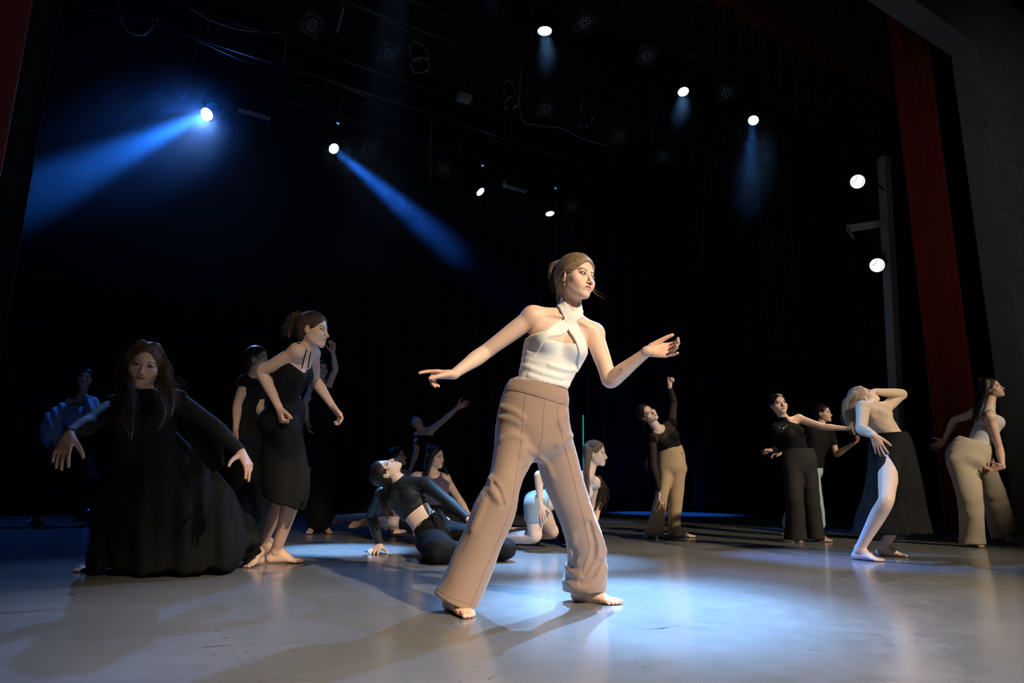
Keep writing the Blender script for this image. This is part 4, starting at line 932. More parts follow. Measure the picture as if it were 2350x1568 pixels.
def dancer_lunge():         # long wavy hair, wide black dress, low lunge
    az(335)
    f=mkfig('lunge',4.3,1.06,dict(nk=(333,912,-.45),sa=(264,934,-.40),sb=(402,918,-.40),cs=(332,965,-.40),ws=(338,1035,-.2),pv=(348,1095,0)),fr=W(.0,-1,-.3),
        arms=[('a',(205,972,'n'),(158,998,'n'),(W(-.15,-.35,-.9),W(.35,.8,-.3),W(1,-.2,0),((6,10,8),(8,12,8),(12,16,10),(16,20,12)),dict(spread=9))),
              ('b',(487,976,'n'),(553,1038,'n'),(W(.42,-.45,-.75),W(-.5,.5,-.5),W(-.95,-.2,-.1),((10,14,10),(14,16,10),(30,34,20),(36,34,20)),dict(spread=7,thumb=(.35,.85,.2))))],
        legs=[('a',(300,1100,0),(285,1170,4.35),Z(225,4.62,.083),(W(-.6,-.8,0),1)),('b',(395,1100,.05),(510,1165,4.45),Z(592,4.98,.083),(W(-.55,-.85,0),1))],legk=.95)
    root=person('long-haired dancer in a wide black dress, in a low lunge with both arms out',Z(370,4.7,0))
    H=add_head(f,f.p(331,841,-.48),W(-.04,-1,-.10),W(.10,0,1),1.0,res=.003,gaze=W(0,-1,-.2))
    finish(f,root,SKIN_B,.0075); add_eyes(f,root,H,EB)
    D=base_field(f,.012,1.1,1.1,1.05); D.add(rchain([(f.J['nk'],.064),(lerp(f.J['nk'],H.q(0,-.02,-.06),.45),.058)],2),.02)
    D.add(chain(sil(4.1,[(270,1010,400,1005,0,.13),(262,1060,440,1050,.1,.18),(246,1120,490,1100,.2,.24),(236,1180,530,1150,.3,.28),(226,1235,565,1205,.4,.32),(217,1290,592,1260,.45,.34),(214,1320,602,1290,.5,.36)]),4),.03)
    D.half(lerp(f.J['nk'],H.q(0,-.02,-.06),.42),up0,.003); D.half(V(0,0,.035),V(0,0,-1),.003); D.half(P(578,1268,4.65),W(.72,-.3,-.62),.004)
    D.disp.append(lambda x,y,z:(.016*np.sin(x*26+2*np.sin(z*4))+.008*np.sin(x*57+z*6+1)+.006*np.sin(y*40))*np.clip((1.05-z)*1.3,0,1))
    cloth(D,'dress',BLACK,root,.012)
    for s in 'ab': cloth(sleeve(f,s,.007,None,root),'sleeve',BLACK2,root,.007)
    v=[];drape=Fld().add(chain(sil(4.0,[(400,925,425,915,-.05,.04),(430,1000,470,960,-.02,.03),(455,1050,500,1000,0,.025),(485,1085,514,1060,0,.02)]),3),.02); cloth(drape,'sleeve_drape',MESH,root,.008)
    hb=hair_base(H,1.08,face=(.118,-.026,.064,.086,.108),ears=False,low=-.1)
    gl=[[H.q(.03,.03,.12),H.q(.085,.03,.04),H.q(.10,.03,-.06),P(286,920,3.72),P(278,965,3.66),P(296,1000,3.62)],[H.q(.04,.0,.12),H.q(.10,-.01,.03),P(284,880,3.8),P(266,930,3.74),P(272,975,3.7)],
        [H.q(-.03,.03,.12),H.q(-.085,.03,.04),H.q(-.10,.03,-.06),P(368,915,3.7),P(378,950,3.64),P(364,985,3.62)],[H.q(-.04,.0,.12),H.q(-.10,-.01,.03),P(385,870,3.8),P(398,915,3.76),P(392,955,3.7)],
        [H.q(.045,.03,.11),H.q(.09,.035,.0),P(300,905,3.64),P(304,950,3.58),P(300,1008,3.55)],[H.q(0,-.1,.05),H.q(0,-.13,-.05),P(335,900,3.98),P(338,930,3.96)]]
    st=[]
    for i,g in enumerate(gl): st+=lock(g,110,.022,.013,3.2,20+i,1.6)
    st+=lock([P(385,870,3.8),P(410,880,3.8),P(440,890,3.8)],14,.012,.012,2,40,3)
    hair_obj(root,H,HW,hb,st,.0009,.005,[(g,(.02,)*len(g)) for g in gl[:5]],.02)

def dancer_short_sleeves():   # standing in the dark behind the ponytail
    az(580)
    f=mkfig('short sleeves',6.1,1.0,dict(nk=(582,866,0),sa=(562,876,-.06),sb=(596,878,.1),cs=(574,908,0),ws=(570,955,0),pv=(570,1000,0)),fr=W(.8,-.5,0),
        arms=[('a',(545,930,'n'),(541,985,'n'),(W(-.1,-.1,-1),W(1,0,0),W(0,-1,0))),('b',(597,938,'n'),(622,985,'n'),(W(.2,-.1,-1),W(-1,0,0),W(0,-1,0)))],
        legs=[('a',(560,1010,0),(566,1110,6.05),Z(585,6.3,.083),(W(.9,-.4,0),1)),('b',(580,1010,.1),(590,1110,6.1),Z(606,6.5,.083),(W(.9,-.4,0),-1))])
    root=person('dancer in a black short-sleeved dress, standing in shadow behind the ponytailed dancer',Z(590,6.3,0))
    H=add_head(f,f.p(590,824,-.02),W(.9,-.4,.15),W(-.08,0,1),.95,res=.0045)
    finish(f,root,SKIN_B,.009); add_eyes(f,root,H,EB)
    D=base_field(f,.008); D.half(lerp(f.J['nk'],f.J['cs'],.1),up0,.003)
    D.add(chain(sil(6.15,[(546,970,600,970,0,.11),(536,1020,606,1015,0,.14),(534,1100,612,1100,0,.16),(536,1190,616,1190,0,.17)]),3),.02); cloth(D,'dress',BLACK,root,.01)
    for s in 'ab': q=sleeve(f,s,.012,None,root,cutw=False); q.half(lerp(f.J['s'+s],f.J['e'+s],.35),f.J['e'+s]-f.J['s'+s],.002); cloth(q,'sleeve',BLACK,root,.007)
    hb=hair_base(H,1.06,face=(.118,-.026,.068,.081,.105)); g=[H.q(0,-.09,.02),H.q(0,-.12,-.06),P(560,870,6.2),P(552,910,6.2)]; hair_obj(root,H,HB,hb,lock(g,60,.03,.01,2,3),.0012,.006,[(g,(.04,.035,.03,.02))])

def dancer_raised_arm():
    az(735)
    f=mkfig('raised arm',8.2,1.0,dict(nk=(736,877,0),sa=(718,888,0),sb=(752,886,0),cs=(734,915,0),ws=(732,952,0),pv=(730,990,0)),fr=W(.3,-1,0),
        arms=[('b',(770,848,'n'),(764,808,'n'),(W(-.1,0,1),W(-.3,-1,0),W(-1,0,0),CUP)),('a',(700,925,'n'),(705,968,'n'),(W(.2,-.2,-1),W(1,0,0),W(0,-1,0)))],
        legs=[('a',(722,1000,0),(718,1080,8.1),Z(716,8.2,.083),(W(-.2,-1,0),1)),('b',(738,1000,0),(742,1080,8.15),Z(748,8.3,.083),(W(.3,-1,0),-1))])
    root=person('dancer in black in the shadows, one bare arm raised straight overhead',Z(730,8.2,0))
    H=add_head(f,f.p(737,849,0),W(.3,-.9,.1),up0,.93,res=.005); finish(f,root,SKIN_B,.010); add_eyes(f,root,H,EB)
    D=base_field(f,.01); D.half(lerp(f.J['nk'],f.J['cs'],.35),up0,.003); D.half(V(0,0,.05),V(0,0,-1),.003); D.add(chain(sil(8.2,[(716,960,748,960,0,.11),(706,1010,756,1010,0,.14),(704,1100,760,1100,0,.16),(702,1190,764,1190,0,.16)]),3),.02); cloth(D,'dress',BLACK,root,.011)
    hb=hair_base(H,1.06,face=(.118,-.026,.066,.083,.105)); hair_obj(root,H,HD,hb,swept(H,(0,-1,0),60,1.06,2),.0013,.007)

def dancer_blouse():        # pale blue off-shoulder blouse, far left, in the dark
    az(190)
    f=mkfig('blouse',8.9,1.08,dict(nk=(188,908,0),sa=(160,926,0),sb=(214,921,0),cs=(182,958,0),ws=(172,1000,0),pv=(166,1040,0)),fr=W(.1,-1,.1),hv=rt0,
        arms=[('a',(118,972,'n'),(118,1014,'n'),(W(0,-.3,-1),W(1,0,0),W(0,-1,0))),('b',(222,975,'n'),(196,992,'n'),(W(-1,-.3,-.1),W(0,-.5,-.8),W(0,-.3,1)))],
        legs=[('a',(152,1045,0),(122,1110,8.8),Z(92,9.6,.09),(W(-.8,-.6,0),1)),('b',(180,1045,0),(212,1110,8.8),Z(232,9.9,.12),(W(.7,-.7,0),W(0,-.4,.9),-1))])
    root=person('dancer in a pale blue off-shoulder blouse with puffed sleeves, alone at the dark edge',Z(165,9.2,0))
    H=add_head(f,f.p(196,869,0),W(-.1,-.95,.1),W(.18,0,1),.98,res=.005,open_=.7); finish(f,root,SKIN_B,.010); add_eyes(f,root,H,EB)
    blue=mat('pale_blue_cotton',(.42,.60,.72),.7,bump=.3,bscale=20)
    T=base_field(f,.02,1.05,1.1); T.half(f.p(185,934,0),up0+rt0*.12,.004); T.half(lerp(f.J['cs'],f.J['ws'],.6),f.J['ws']-f.J['cs'],.004); T.disp.append(lambda x,y,z:.007*np.sin(x*70+z*9)*np.sin(z*50)); cloth(T,'blouse',blue,root,.008)
    for rows in ([(130,945,166,935,-.03,.09),(104,965,150,960,-.06,.12),(95,990,146,985,-.08,.13),(98,1012,138,1008,-.08,.10),(110,1020,128,1018,-.08,.05)],[(200,930,226,922,-.03,.09),(196,950,228,945,-.06,.11),(190,975,226,968,-.08,.10),(194,992,214,984,-.09,.05)]):
        q=Fld().add(chain(sil(8.9,rows),3),.02); q.disp.append(lambda x,y,z:.009*np.sin(x*60+z*30)); cloth(q,'puffed_sleeve',blue,root,.009)
    D=Fld(); add_torso(D,f,.012); [add_leg(D,f,'h'+s,'k'+s,'a'+s,.035) for s in 'ab']; D.half(lerp(f.J['cs'],f.J['ws'],.5),up0,.003); D.half(V(0,0,.1),V(0,0,-1),.003); cloth(D,'trousers',BLACK,root,.011)
    hb=hair_base(H,1.05,face=(.118,-.026,.066,.083,.105)); hair_obj(root,H,HD,hb,swept(H,(0,-1,.2),60,1.06,2),.0013,.007)

def dancer_backbend_seated():   # black crop top, seated and leaning back on one hand
    az(950)
    f=mkfig('leaning back',5.75,1.02,dict(nk=(918,1103,.05),sa=(878,1134,.18),sb=(978,1112,-.02),cs=(936,1146,.08),ws=(968,1192,.05),pv=(996,1222,.05)),fr=W(-.15,-.75,.65),hv=W(.75,-.1,.45),
        arms=[('a',(853,1186,'f'),Z(872,5.98,.062),None),('b',(1028,1152,'n'),(1074,1192,'n'),(W(.6,.2,-.7),W(-.5,0,-1),W(0,-1,0)))],
        legs=[('a',(980,1238,-.1),(1006,1262,5.18),(1085,1268,5.2),None),('b',(1025,1222,.05),(1164,1262,5.42),(1120,1270,6.0),None)],legk=.9)
    add_hand(f,f.J['wa'],W(-.35,-.9,-.28),W(0,.2,-1),W(1,.1,0),1.05,((0,22,12),(0,22,12),(0,22,12),(0,22,12)),spread=11,thumb=(.5,.85,.15),res=.0032)
    root=person('dancer in a black long-sleeved crop top, seated and leaning back on one hand',Z(990,5.5,0))
    H=add_head(f,f.p(886,1084,.05),W(.10,-.30,.95),W(-.95,-.05,.06),1.02,res=.003,open_=.45,gaze=W(-.1,-.3,1))
    finish(f,root,SKIN_C,.0065); add_eyes(f,root,H,EB)
    TC=BLACK2
    T=base_field(f,.009,1.08,1.12,1.0); T.half(f.p(914,1100,.05),nrm(H.c-f.J['cs']),.004); T.half(lerp(f.J['cs'],f.J['ws'],.62),f.J['ws']-f.J['cs']-V(0,0,.0),.003)
    for a in ([(900,1120),(930,1118),(965,1125)],[(905,1135),(940,1130),(975,1140)],[(915,1160),(945,1165),(985,1158)]):
        T.add(rchain([(v,.006) for v in tline(T.copy(),a,5.7,-.002,2)],1),.02)
    teal=mat('black_teal_jersey',(.010,.014,.016),.6,bump=.1,bscale=80,spec=.3); cloth(T,'crop_top',teal,root,.006)
    for s in 'ab': cloth(sleeve(f,s,.011,None,root),'sleeve',teal,root,.0065)
    K=Fld().add(chain(sil(5.7,[(945,1212,1012,1176,0,.115),(955,1232,1030,1195,0,.13),(962,1255,1050,1225,-.02,.14),(970,1275,1060,1250,-.05,.14)]),3),.02)
    K.add(chain([(f.p(990,1240,-.05),rt0*.13,.12),(P(1005,1258,5.35),rt0*.12,.11),(P(1008,1262,5.15),rt0*.105,.095),(P(1060,1268,5.2),fh*.09,.07),(P(1110,1272,5.25),fh*.07,.05)],3),.03)
    K.add(chain([(f.p(1020,1225,.05),fh*.12,.11),(P(1080,1238,5.55),fh*.11,.10),(P(1130,1252,5.45),fh*.10,.085),(P(1160,1260,5.42),fh*.085,.078),(P(1140,1266,5.75),rt0*.07,.06)],3),.03)
    K.half(V(0,0,.004),V(0,0,-1),.002); K.half(f.p(978,1194,0),nrm(f.p(968,1190,0)-f.p(995,1222,0)),.003)
    K.disp.append(lambda x,y,z:.004*np.sin(x*50+y*35)*np.sin(z*45+x*15)); cloth(K,'trousers',BLACK,root,.008)
    cord=[P(1000,1168,5.58),P(990,1174,5.54),P(993,1184,5.53),P(1003,1178,5.54),P(997,1172,5.54)]; v,q=tubes([spline(cord,6),spline([P(998,1176,5.53),P(1010,1190,5.50),P(1018,1204,5.48),P(1020,1226,5.44)],6),spline([P(1000,1176,5.53),P(1014,1184,5.5),P(1022,1202,5.48)],6)],.004,6,False); mesh_obj('drawstring',v,q,BLACK2,root)
    hb=hair_base(H,1.05,face=(.118,-.026,.068,.083,.105)); g=[H.q(.0,-.08,.03),H.q(.01,-.12,-.02),P(880,1150,5.86),P(888,1185,5.85),P(892,1192,5.84)]
    hair_obj(root,H,HD,hb,swept(H,(0,-.9,.4),140,1.05,2)+lock(g,90,.03,.006,2,3,1.8)+lock([H.q(.07,.03,.05),H.q(.075,.045,.0),H.q(.07,.05,-.03)],8,.006,.004),.001,.005,[(g,(.045,.035,.028,.022,.01))])
    v,q,_=uvball(H.q(.078,-.005,-.03),I3,.006); mesh_obj('earring',v,q,MATS['jewel_silver'],root)

def dancer_purple_tank():
    az(995)
    f=mkfig('purple tank',6.9,1.0,dict(nk=(992,1088,0),sa=(955,1096,-.02),sb=(1022,1100,.03),cs=(997,1120,0),ws=(1000,1160,.1),pv=(985,1195,.15)),fr=W(.35,-1,0),
        arms=[('b',(1053,1146,'f'),(1080,1190,'n'),(W(.3,-.4,-.8),W(0,.3,-1),W(-1,0,0),FLAT)),('a',(942,1150,'f'),(962,1195,'n'),(W(.3,-.2,-.8),W(0,.3,-1),W(1,0,0),FLAT))],
        legs=[('a',(975,1205,.1),(900,1198,7.1),(835,1200,7.9),(W(-.95,.3,-.1),W(-.1,-.9,.35),1)),('b',(1000,1205,.1),(1020,1200,6.5),(945,1211,7.0),(W(-.95,.2,-.1),W(0,-.9,.4),1))],legk=1.)
    root=person('dark-haired dancer in a purple tank top, seated propped on straight arms',Z(985,7.0,0))
    H=add_head(f,f.p(997,1050,0),W(.85,-.52,.02),up0,.95,res=.0042,gaze=W(1,-.3,.1)); finish(f,root,SKIN_B,.008); add_eyes(f,root,H,EB)
    pur=mat('purple_jersey',(.085,.05,.085),.8,sheen=.2); T=base_field(f,.007,1.03,1.03); T.half(lerp(f.J['nk'],f.J['cs'],-.1),up0,.004)
    T.sub([Sph(f.J['sa']+up0*.01,.068),Sph(f.J['sb']+up0*.01,.068),Sph(f.J['nk']+f.J['fr']*.04+up0*.01,.062)],.010); cloth(T,'tank_top',pur,root,.007)
    K=Fld(); add_torso(K,f,.012); [add_leg(K,f,'h'+s,'k'+s,'a'+s,.012) for s in 'ab']; K.half(lerp(f.J['cs'],f.J['ws'],.9),up0,.003); [K.half(lerp(f.J['ha'],f.J['ka'],.7),f.J['ka']-f.J['ha'],.003)]; cloth(K,'shorts',BLACK,root,.009)
    hb=hair_base(H,1.07,face=(.118,-.026,.066,.083,.106),ears=False); gs=[[H.q(.02,-.05,.12),H.q(.09,-.05,.0),P(975,1085,6.9),P(965,1110,6.88),P(962,1125,6.86)],[H.q(-.05,.03,.09),H.q(-.085,.01,.0),P(1022,1078,6.92),P(1026,1092,6.9)],[H.q(.05,.04,.08),H.q(.09,.02,.0),P(982,1080,6.8),P(980,1105,6.78)]]
    st=[]; [st.extend(lock(g,60,.02,.008,2.5,3+i,1.5)) for i,g in enumerate(gs)]; hair_obj(root,H,HD,hb,st+swept(H,(.2,-.9,.3),60,1.07,2),.0012,.006,[(g,(.03,)*len(g)) for g in gs],.02)

def dancer_profile_seated():
    az(910)
    f=mkfig('profile',8.2,1.0,dict(nk=(906,1080,0),sa=(888,1092,0),sb=(928,1090,.1),cs=(908,1112,0),ws=(906,1145,.05),pv=(900,1180,.1)),fr=W(.7,-.8,0),
        arms=[('a',(878,1135,'f'),(872,1180,'n'),(W(-.3,-.4,-.8),W(0,.3,-1),W(1,0,0),FLAT)),('b',(940,1130,'f'),(948,1170,'n'),(W(.3,-.4,-.8),W(0,.3,-1),W(-1,0,0),FLAT))],
        legs=[('a',(895,1188,0),(845,1189,8.3),(778,1189,8.95),(W(-.97,.1,-.05),W(-.1,-.5,.9),1)),('b',(905,1190,0),(880,1182,7.9),(900,1203,8.2),(W(-.5,-.8,0),1))],legk=1.)
    root=person('dancer seen in profile with lifted chin, seated behind the one leaning back',Z(900,8.2,0))
    H=add_head(f,f.p(911,1050,0),W(.9,-.35,.30),W(-.3,0,1),.96,res=.005,gaze=W(1,0,.3)); finish(f,root,SKIN_B,.009); add_eyes(f,root,H,EB)
    tan=mat('tan_jersey',(.36,.24,.14),.8); T=base_field(f,.008); T.half(lerp(f.J['nk'],f.J['cs'],.3),up0,.004); cloth(T,'tank_top',tan,root,.008)
    hb=hair_base(H,1.07,face=(.118,-.026,.066,.083,.106),ears=False); g=[H.q(0,-.08,.05),H.q(0,-.11,-.05),P(886,1090,8.25),P(884,1112,8.25)]; hair_obj(root,H,HD,hb,lock(g,50,.03,.01,2,3),.0013,.007,[(g,(.05,.045,.035,.02))])

def dancer_reaching_dark():
    az(970)
    f=mkfig('reaching',9.2,1.0,dict(nk=(968,988,0),sa=(958,1000,0),sb=(986,990,0),cs=(972,1022,0),ws=(978,1060,0),pv=(985,1098,0)),fr=W(-.2,-.9,.2),
        arms=[('a',(955,1040,'n'),(942,1078,'n'),(W(-.3,-.1,-1),W(1,0,0),W(0,-1,0))),('b',(1020,963,'n'),(1050,936,'n'),(W(.9,0,.5),W(0,-1,0),W(0,0,1),FLAT))],
        legs=[('a',(978,1108,0),(970,1150,8.9),Z(962,9.3,.083),(W(-.2,-1,0),1)),('b',(994,1108,0),(1000,1150,8.9),Z(1012,9.4,.083),(W(.3,-1,0),-1))])
    root=person('dancer barely visible in the dark, one long arm reaching up and out',Z(985,9.2,0))
    H=add_head(f,f.p(958,972,0),W(-.5,-.5,.7),W(-.5,0,.8),.93,res=.006,open_=0); finish(f,root,SKIN_B,.011)
    D=base_field(f,.01); D.half(lerp(f.J['nk'],f.J['cs'],.35),up0,.003); D.add(chain(sil(9.2,[(966,1070,1000,1070,0,.11),(960,1110,1008,1110,0,.14),(954,1180,1014,1180,0,.15)]),3),.02); cloth(D,'dress',BLACK,root,.011)
    hb=hair_base(H,1.05,face=(.118,-.026,.066,.083,.105)); hair_obj(root,H,HD,hb,swept(H,(0,-1,0),50,1.06,2),.0014,.007)

def dancer_kneeling_shorts():
    az(1300)
    f=mkfig('kneeling',6.4,1.0,dict(nk=(1350,1090,-.02),sa=(1304,1104,-.10),sb=(1364,1108,.10),cs=(1322,1124,0),ws=(1278,1140,.05),pv=(1240,1158,.05)),fr=W(.35,-.35,-.9),hv=W(.1,1,.05),
        arms=[('a',(1236,1090,'n'),(1240,1158,'n'),(W(.12,-.2,-1),W(.25,.9,0),W(1,-.3,0),((8,10,8),(8,12,8),(10,14,8),(12,16,10)),dict(spread=5))),('b',(1356,1160,'f'),(1340,1212,'n'),(W(-.2,-.5,-.6),W(0,.2,-1),W(-1,0,0),FLAT))],
        legs=[('a',(1228,1160,-.09),(1227,1232,6.35),(1128,1238,6.75),(W(-.95,.1,.0),W(0,-.1,-1),1)),('b',(1238,1165,.12),(1268,1222,6.75),(1200,1228,7.3),(W(-.9,.3,0),W(0,-.1,-1),-1))],legk=1.03,bust=.9)
    root=person('kneeling dancer in blue-grey shorts with long light-brown hair, leaning forward',Z(1235,6.4,0))
    H=add_head(f,f.p(1366,1042,-.02),W(.97,-.28,.02),W(.03,0,1),.97,res=.0035,gaze=W(1,-.1,0)); finish(f,root,SKIN_C,.007); add_eyes(f,root,H,EB)
    sh=mat('blue_grey_jersey',(.23,.30,.34),.7,bump=.15,bscale=60,sheen=.2); K=base_field(f,.010,1.02,1.06); [add_leg(K,f,'h'+s,'k'+s,'a'+s,.013,1.03) for s in 'ab']
    K.half(f.p(1262,1140,0),W(.97,0,-.1),.003)
    for s in 'ab': K.half(lerp(f.J['h'+s],f.J['k'+s],.50),f.J['k'+s]-f.J['h'+s]+V(0,0,0),.003)
    cloth(K,'shorts',sh,root,.006)
    wt=mat('white_cotton',(.62,.60,.60),.8); T=base_field(f,.008,1.02,1.03); T.half(f.p(1356,1096,0),nrm(f.J['nk']-f.J['cs']),.003); T.half(f.p(1292,1136,0),W(-1,0,0),.003); T.sub([Sph(f.J['sb'],.048)],.01); cloth(T,'halter_top',wt,root,.006)
    hb=hair_base(H,1.055,face=(.118,-.026,.068,.081,.105)); gs=[[H.q(.05,-.06,.06),H.q(.075,-.055,.0),P(1342,1085,6.32),P(1342,1110,6.30),P(1346,1132,6.28)],[H.q(.06,-.03,.03),H.q(.078,-.04,-.03),P(1348,1088,6.3),P(1350,1118,6.28),P(1352,1138,6.27)]]
    st=swept(H,(.1,-.95,.1),160,1.05,4); [st.extend(lock(g,80,.018,.003,1.2,3+i,1.3)) for i,g in enumerate(gs)]; hair_obj(root,H,HM,hb,st,.0011,.005,[(g,(.03,.028,.024,.02,.012)) for g in gs],.02)

def dancer_curly_crouched():
    az(1350)
    f=mkfig('curly',7.3,1.0,dict(nk=(1352,1145,0),sa=(1332,1152,0),sb=(1372,1152,.05),cs=(1338,1170,.1),ws=(1318,1190,.2),pv=(1296,1200,.3)),fr=W(.3,-.8,-.4),hv=rt0,
        arms=[('a',(1322,1190,'n'),(1318,1222,'n'),(W(0,-.6,-.6),W(0,0,-1),W(1,0,0),FLAT)),('b',(1366,1190,'n'),(1352,1222,'n'),(W(0,-.6,-.6),W(0,0,-1),W(-1,0,0),FLAT))],
        legs=[('a',(1290,1205,.3),(1300,1222,7.0),(1285,1228,7.6),None),('b',(1305,1205,.3),(1325,1222,7.1),(1300,1228,7.7),None)])
    root=person('curly-haired dancer crouching low, half hidden behind the kneeling dancer',Z(1330,7.4,0))
    H=add_head(f,f.p(1364,1120,-.05),W(-.25,-.9,-.25),W(.1,-.2,1),.95,res=.0045); finish(f,root,SKIN_B,.009); add_eyes(f,root,H,EB)
    K=base_field(f,.01); [add_leg(K,f,'h'+s,'k'+s,'a'+s,.012) for s in 'ab']; cloth(K,'bodysuit',BLACK2,root,.009)
    hb=hair_base(H,1.1,face=(.118,-.026,.066,.083,.106),ears=False); gs=[[H.q(-.04,.0,.12),H.q(-.11,.02,.03),P(1388,1130,7.2),P(1384,1155,7.2),P(1372,1175,7.2)],[H.q(-.03,.04,.1),H.q(-.09,.06,.0),P(1376,1145,7.15),P(1366,1170,7.15)],[H.q(.03,.03,.12),H.q(.1,.03,.0),P(1350,1145,7.1),P(1356,1165,7.1)]]
    st=[]; [st.extend(lock(g,70,.03,.02,4,3+i,1.6)) for i,g in enumerate(gs)]; hair_obj(root,H,HC,hb,st,.0014,.006,[(g,(.03,)*len(g)) for g in gs],.02)

def trousers2(f,root,m,top,la,lb,cuts,res=.0075,h=None,name='trousers',extra=None,hw=None):
    R=Fld(); add_torso(R,f,.013,bust=0,hipw=hw or (1.03 if 'hipw' not in f.J else 1.1)); R.add(chain(sil(h or f.h,top),3),.02); R.add(chain(sil(h or f.h,la),4),.02); R.add(chain(sil(h or f.h,lb),4),.02)
    for c in cuts: R.half(*c)
    R.disp.append(lambda x,y,z:(.004*np.sin(x*34+y*21+3*np.sin(z*7))*np.sin(z*11+x*8)))
    if extra: extra(R)
    return cloth(R,name,m,root,res)
def dancer_side_bend():
    az(1530)
    f=mkfig('side bend',8.2,1.1,dict(nk=(1511,988,-.03),sa=(1497,1008,-.06),sb=(1541,972,-.02),cs=(1530,1010,-.02),ws=(1543,1040,0),pv=(1545,1070,0)),fr=W(.1,-1,.1),hv=W(1,0,-.05),
        arms=[('a',(1500,1068,'n'),(1515,1130,'n'),(W(.15,-.2,-1),W(.5,-.4,0),W(.6,-.7,0),CURL)),('b',(1546,925,'f'),(1537,888,'n'),(W(.1,-.1,1),W(.6,-.5,0),W(-.5,-.8,0),FIST))],
        legs=[('a',(1532,1075,0),(1517,1150,8.17),Z(1500,8.35,.09),(W(-.55,-.8,0),1)),('b',(1560,1072,0),(1550,1150,8.24),Z(1556,8.5,.09),(W(.95,-.35,0),1))],legk=.74,hipw=.85)
    root=person('dancer in a sheer black mesh top and beige trousers, bending sideways with one arm up',Z(1528,8.4,0))
    H=add_head(f,f.p(1485,951,-.08),W(.40,-.80,.28),W(-.72,-.1,.66),.97,res=.004,gaze=W(.6,-.7,.4)); finish(f,root,SKIN_C,.0075); add_eyes(f,root,H,EB)
    T=base_field(f,.008); T.half(lerp(f.J['nk'],f.J['cs'],-.3),f.J['nk']-f.J['cs'],.003); T.sub([Sph(f.J['nk']+f.J['fr']*.045+up0*.02,.075)],.008); T.half(lerp(f.J['ws'],f.J['pv'],.1),f.J['pv']-f.J['ws'],.003)
    U=T.copy(); cloth(T,'mesh_top',MESH,root,.0065)
    U.half(lerp(f.J['nk'],f.J['cs'],.78),f.J['nk']-f.J['cs'],.003); U.disp.append(lambda x,y,z:-.003+0*x); cloth(U,'crop_bra',BLACK,root,.0065)
    for s in 'ab': cloth(sleeve(f,s,.006,None,root),'mesh_sleeve',MESH,root,.0065)
    be=mat('beige_crepe',(.50,.345,.20),.8,bump=.1,bscale=80,sheen=.2)
    trousers2(f,root,be,[(1512,1040,1562,1018,0,.10),(1511,1055,1570,1040,0,.11),(1510,1075,1573,1068,0,.12)],
        [(1510,1075,1544,1085,0,.10),(1511,1105,1540,1110,-.04,.09),(1503,1140,1532,1148,-.08,.085),(1492,1180,1526,1188,-.03,.09),(1480,1219,1522,1229,.02,.10)],
        [(1540,1080,1573,1068,0,.10),(1537,1110,1570,1100,0,.09),(1535,1150,1566,1140,.02,.085),(1534,1190,1561,1180,.05,.085),(1534,1230,1562,1226,.1,.09)],
        [(V(0,0,.028),V(0,0,-1),.003),(f.p(1537,1030,0),nrm(W(-.35,0,1)),.003)],hw=.80)
    hb=hair_base(H,1.05,face=(.118,-.026,.068,.083,.105)); g=[H.q(.0,-.10,-.02),P(1478,985,8.3),P(1484,1010,8.3),P(1484,1050,8.28),P(1482,1090,8.28)]
    hair_obj(root,H,HB,hb,swept(H,(0,-1,.0),120,1.05,2)+lock(g,40,.012,.004,1,3,1.6),.0011,.0055,[(g,(.03,.016,.013,.011,.008))])

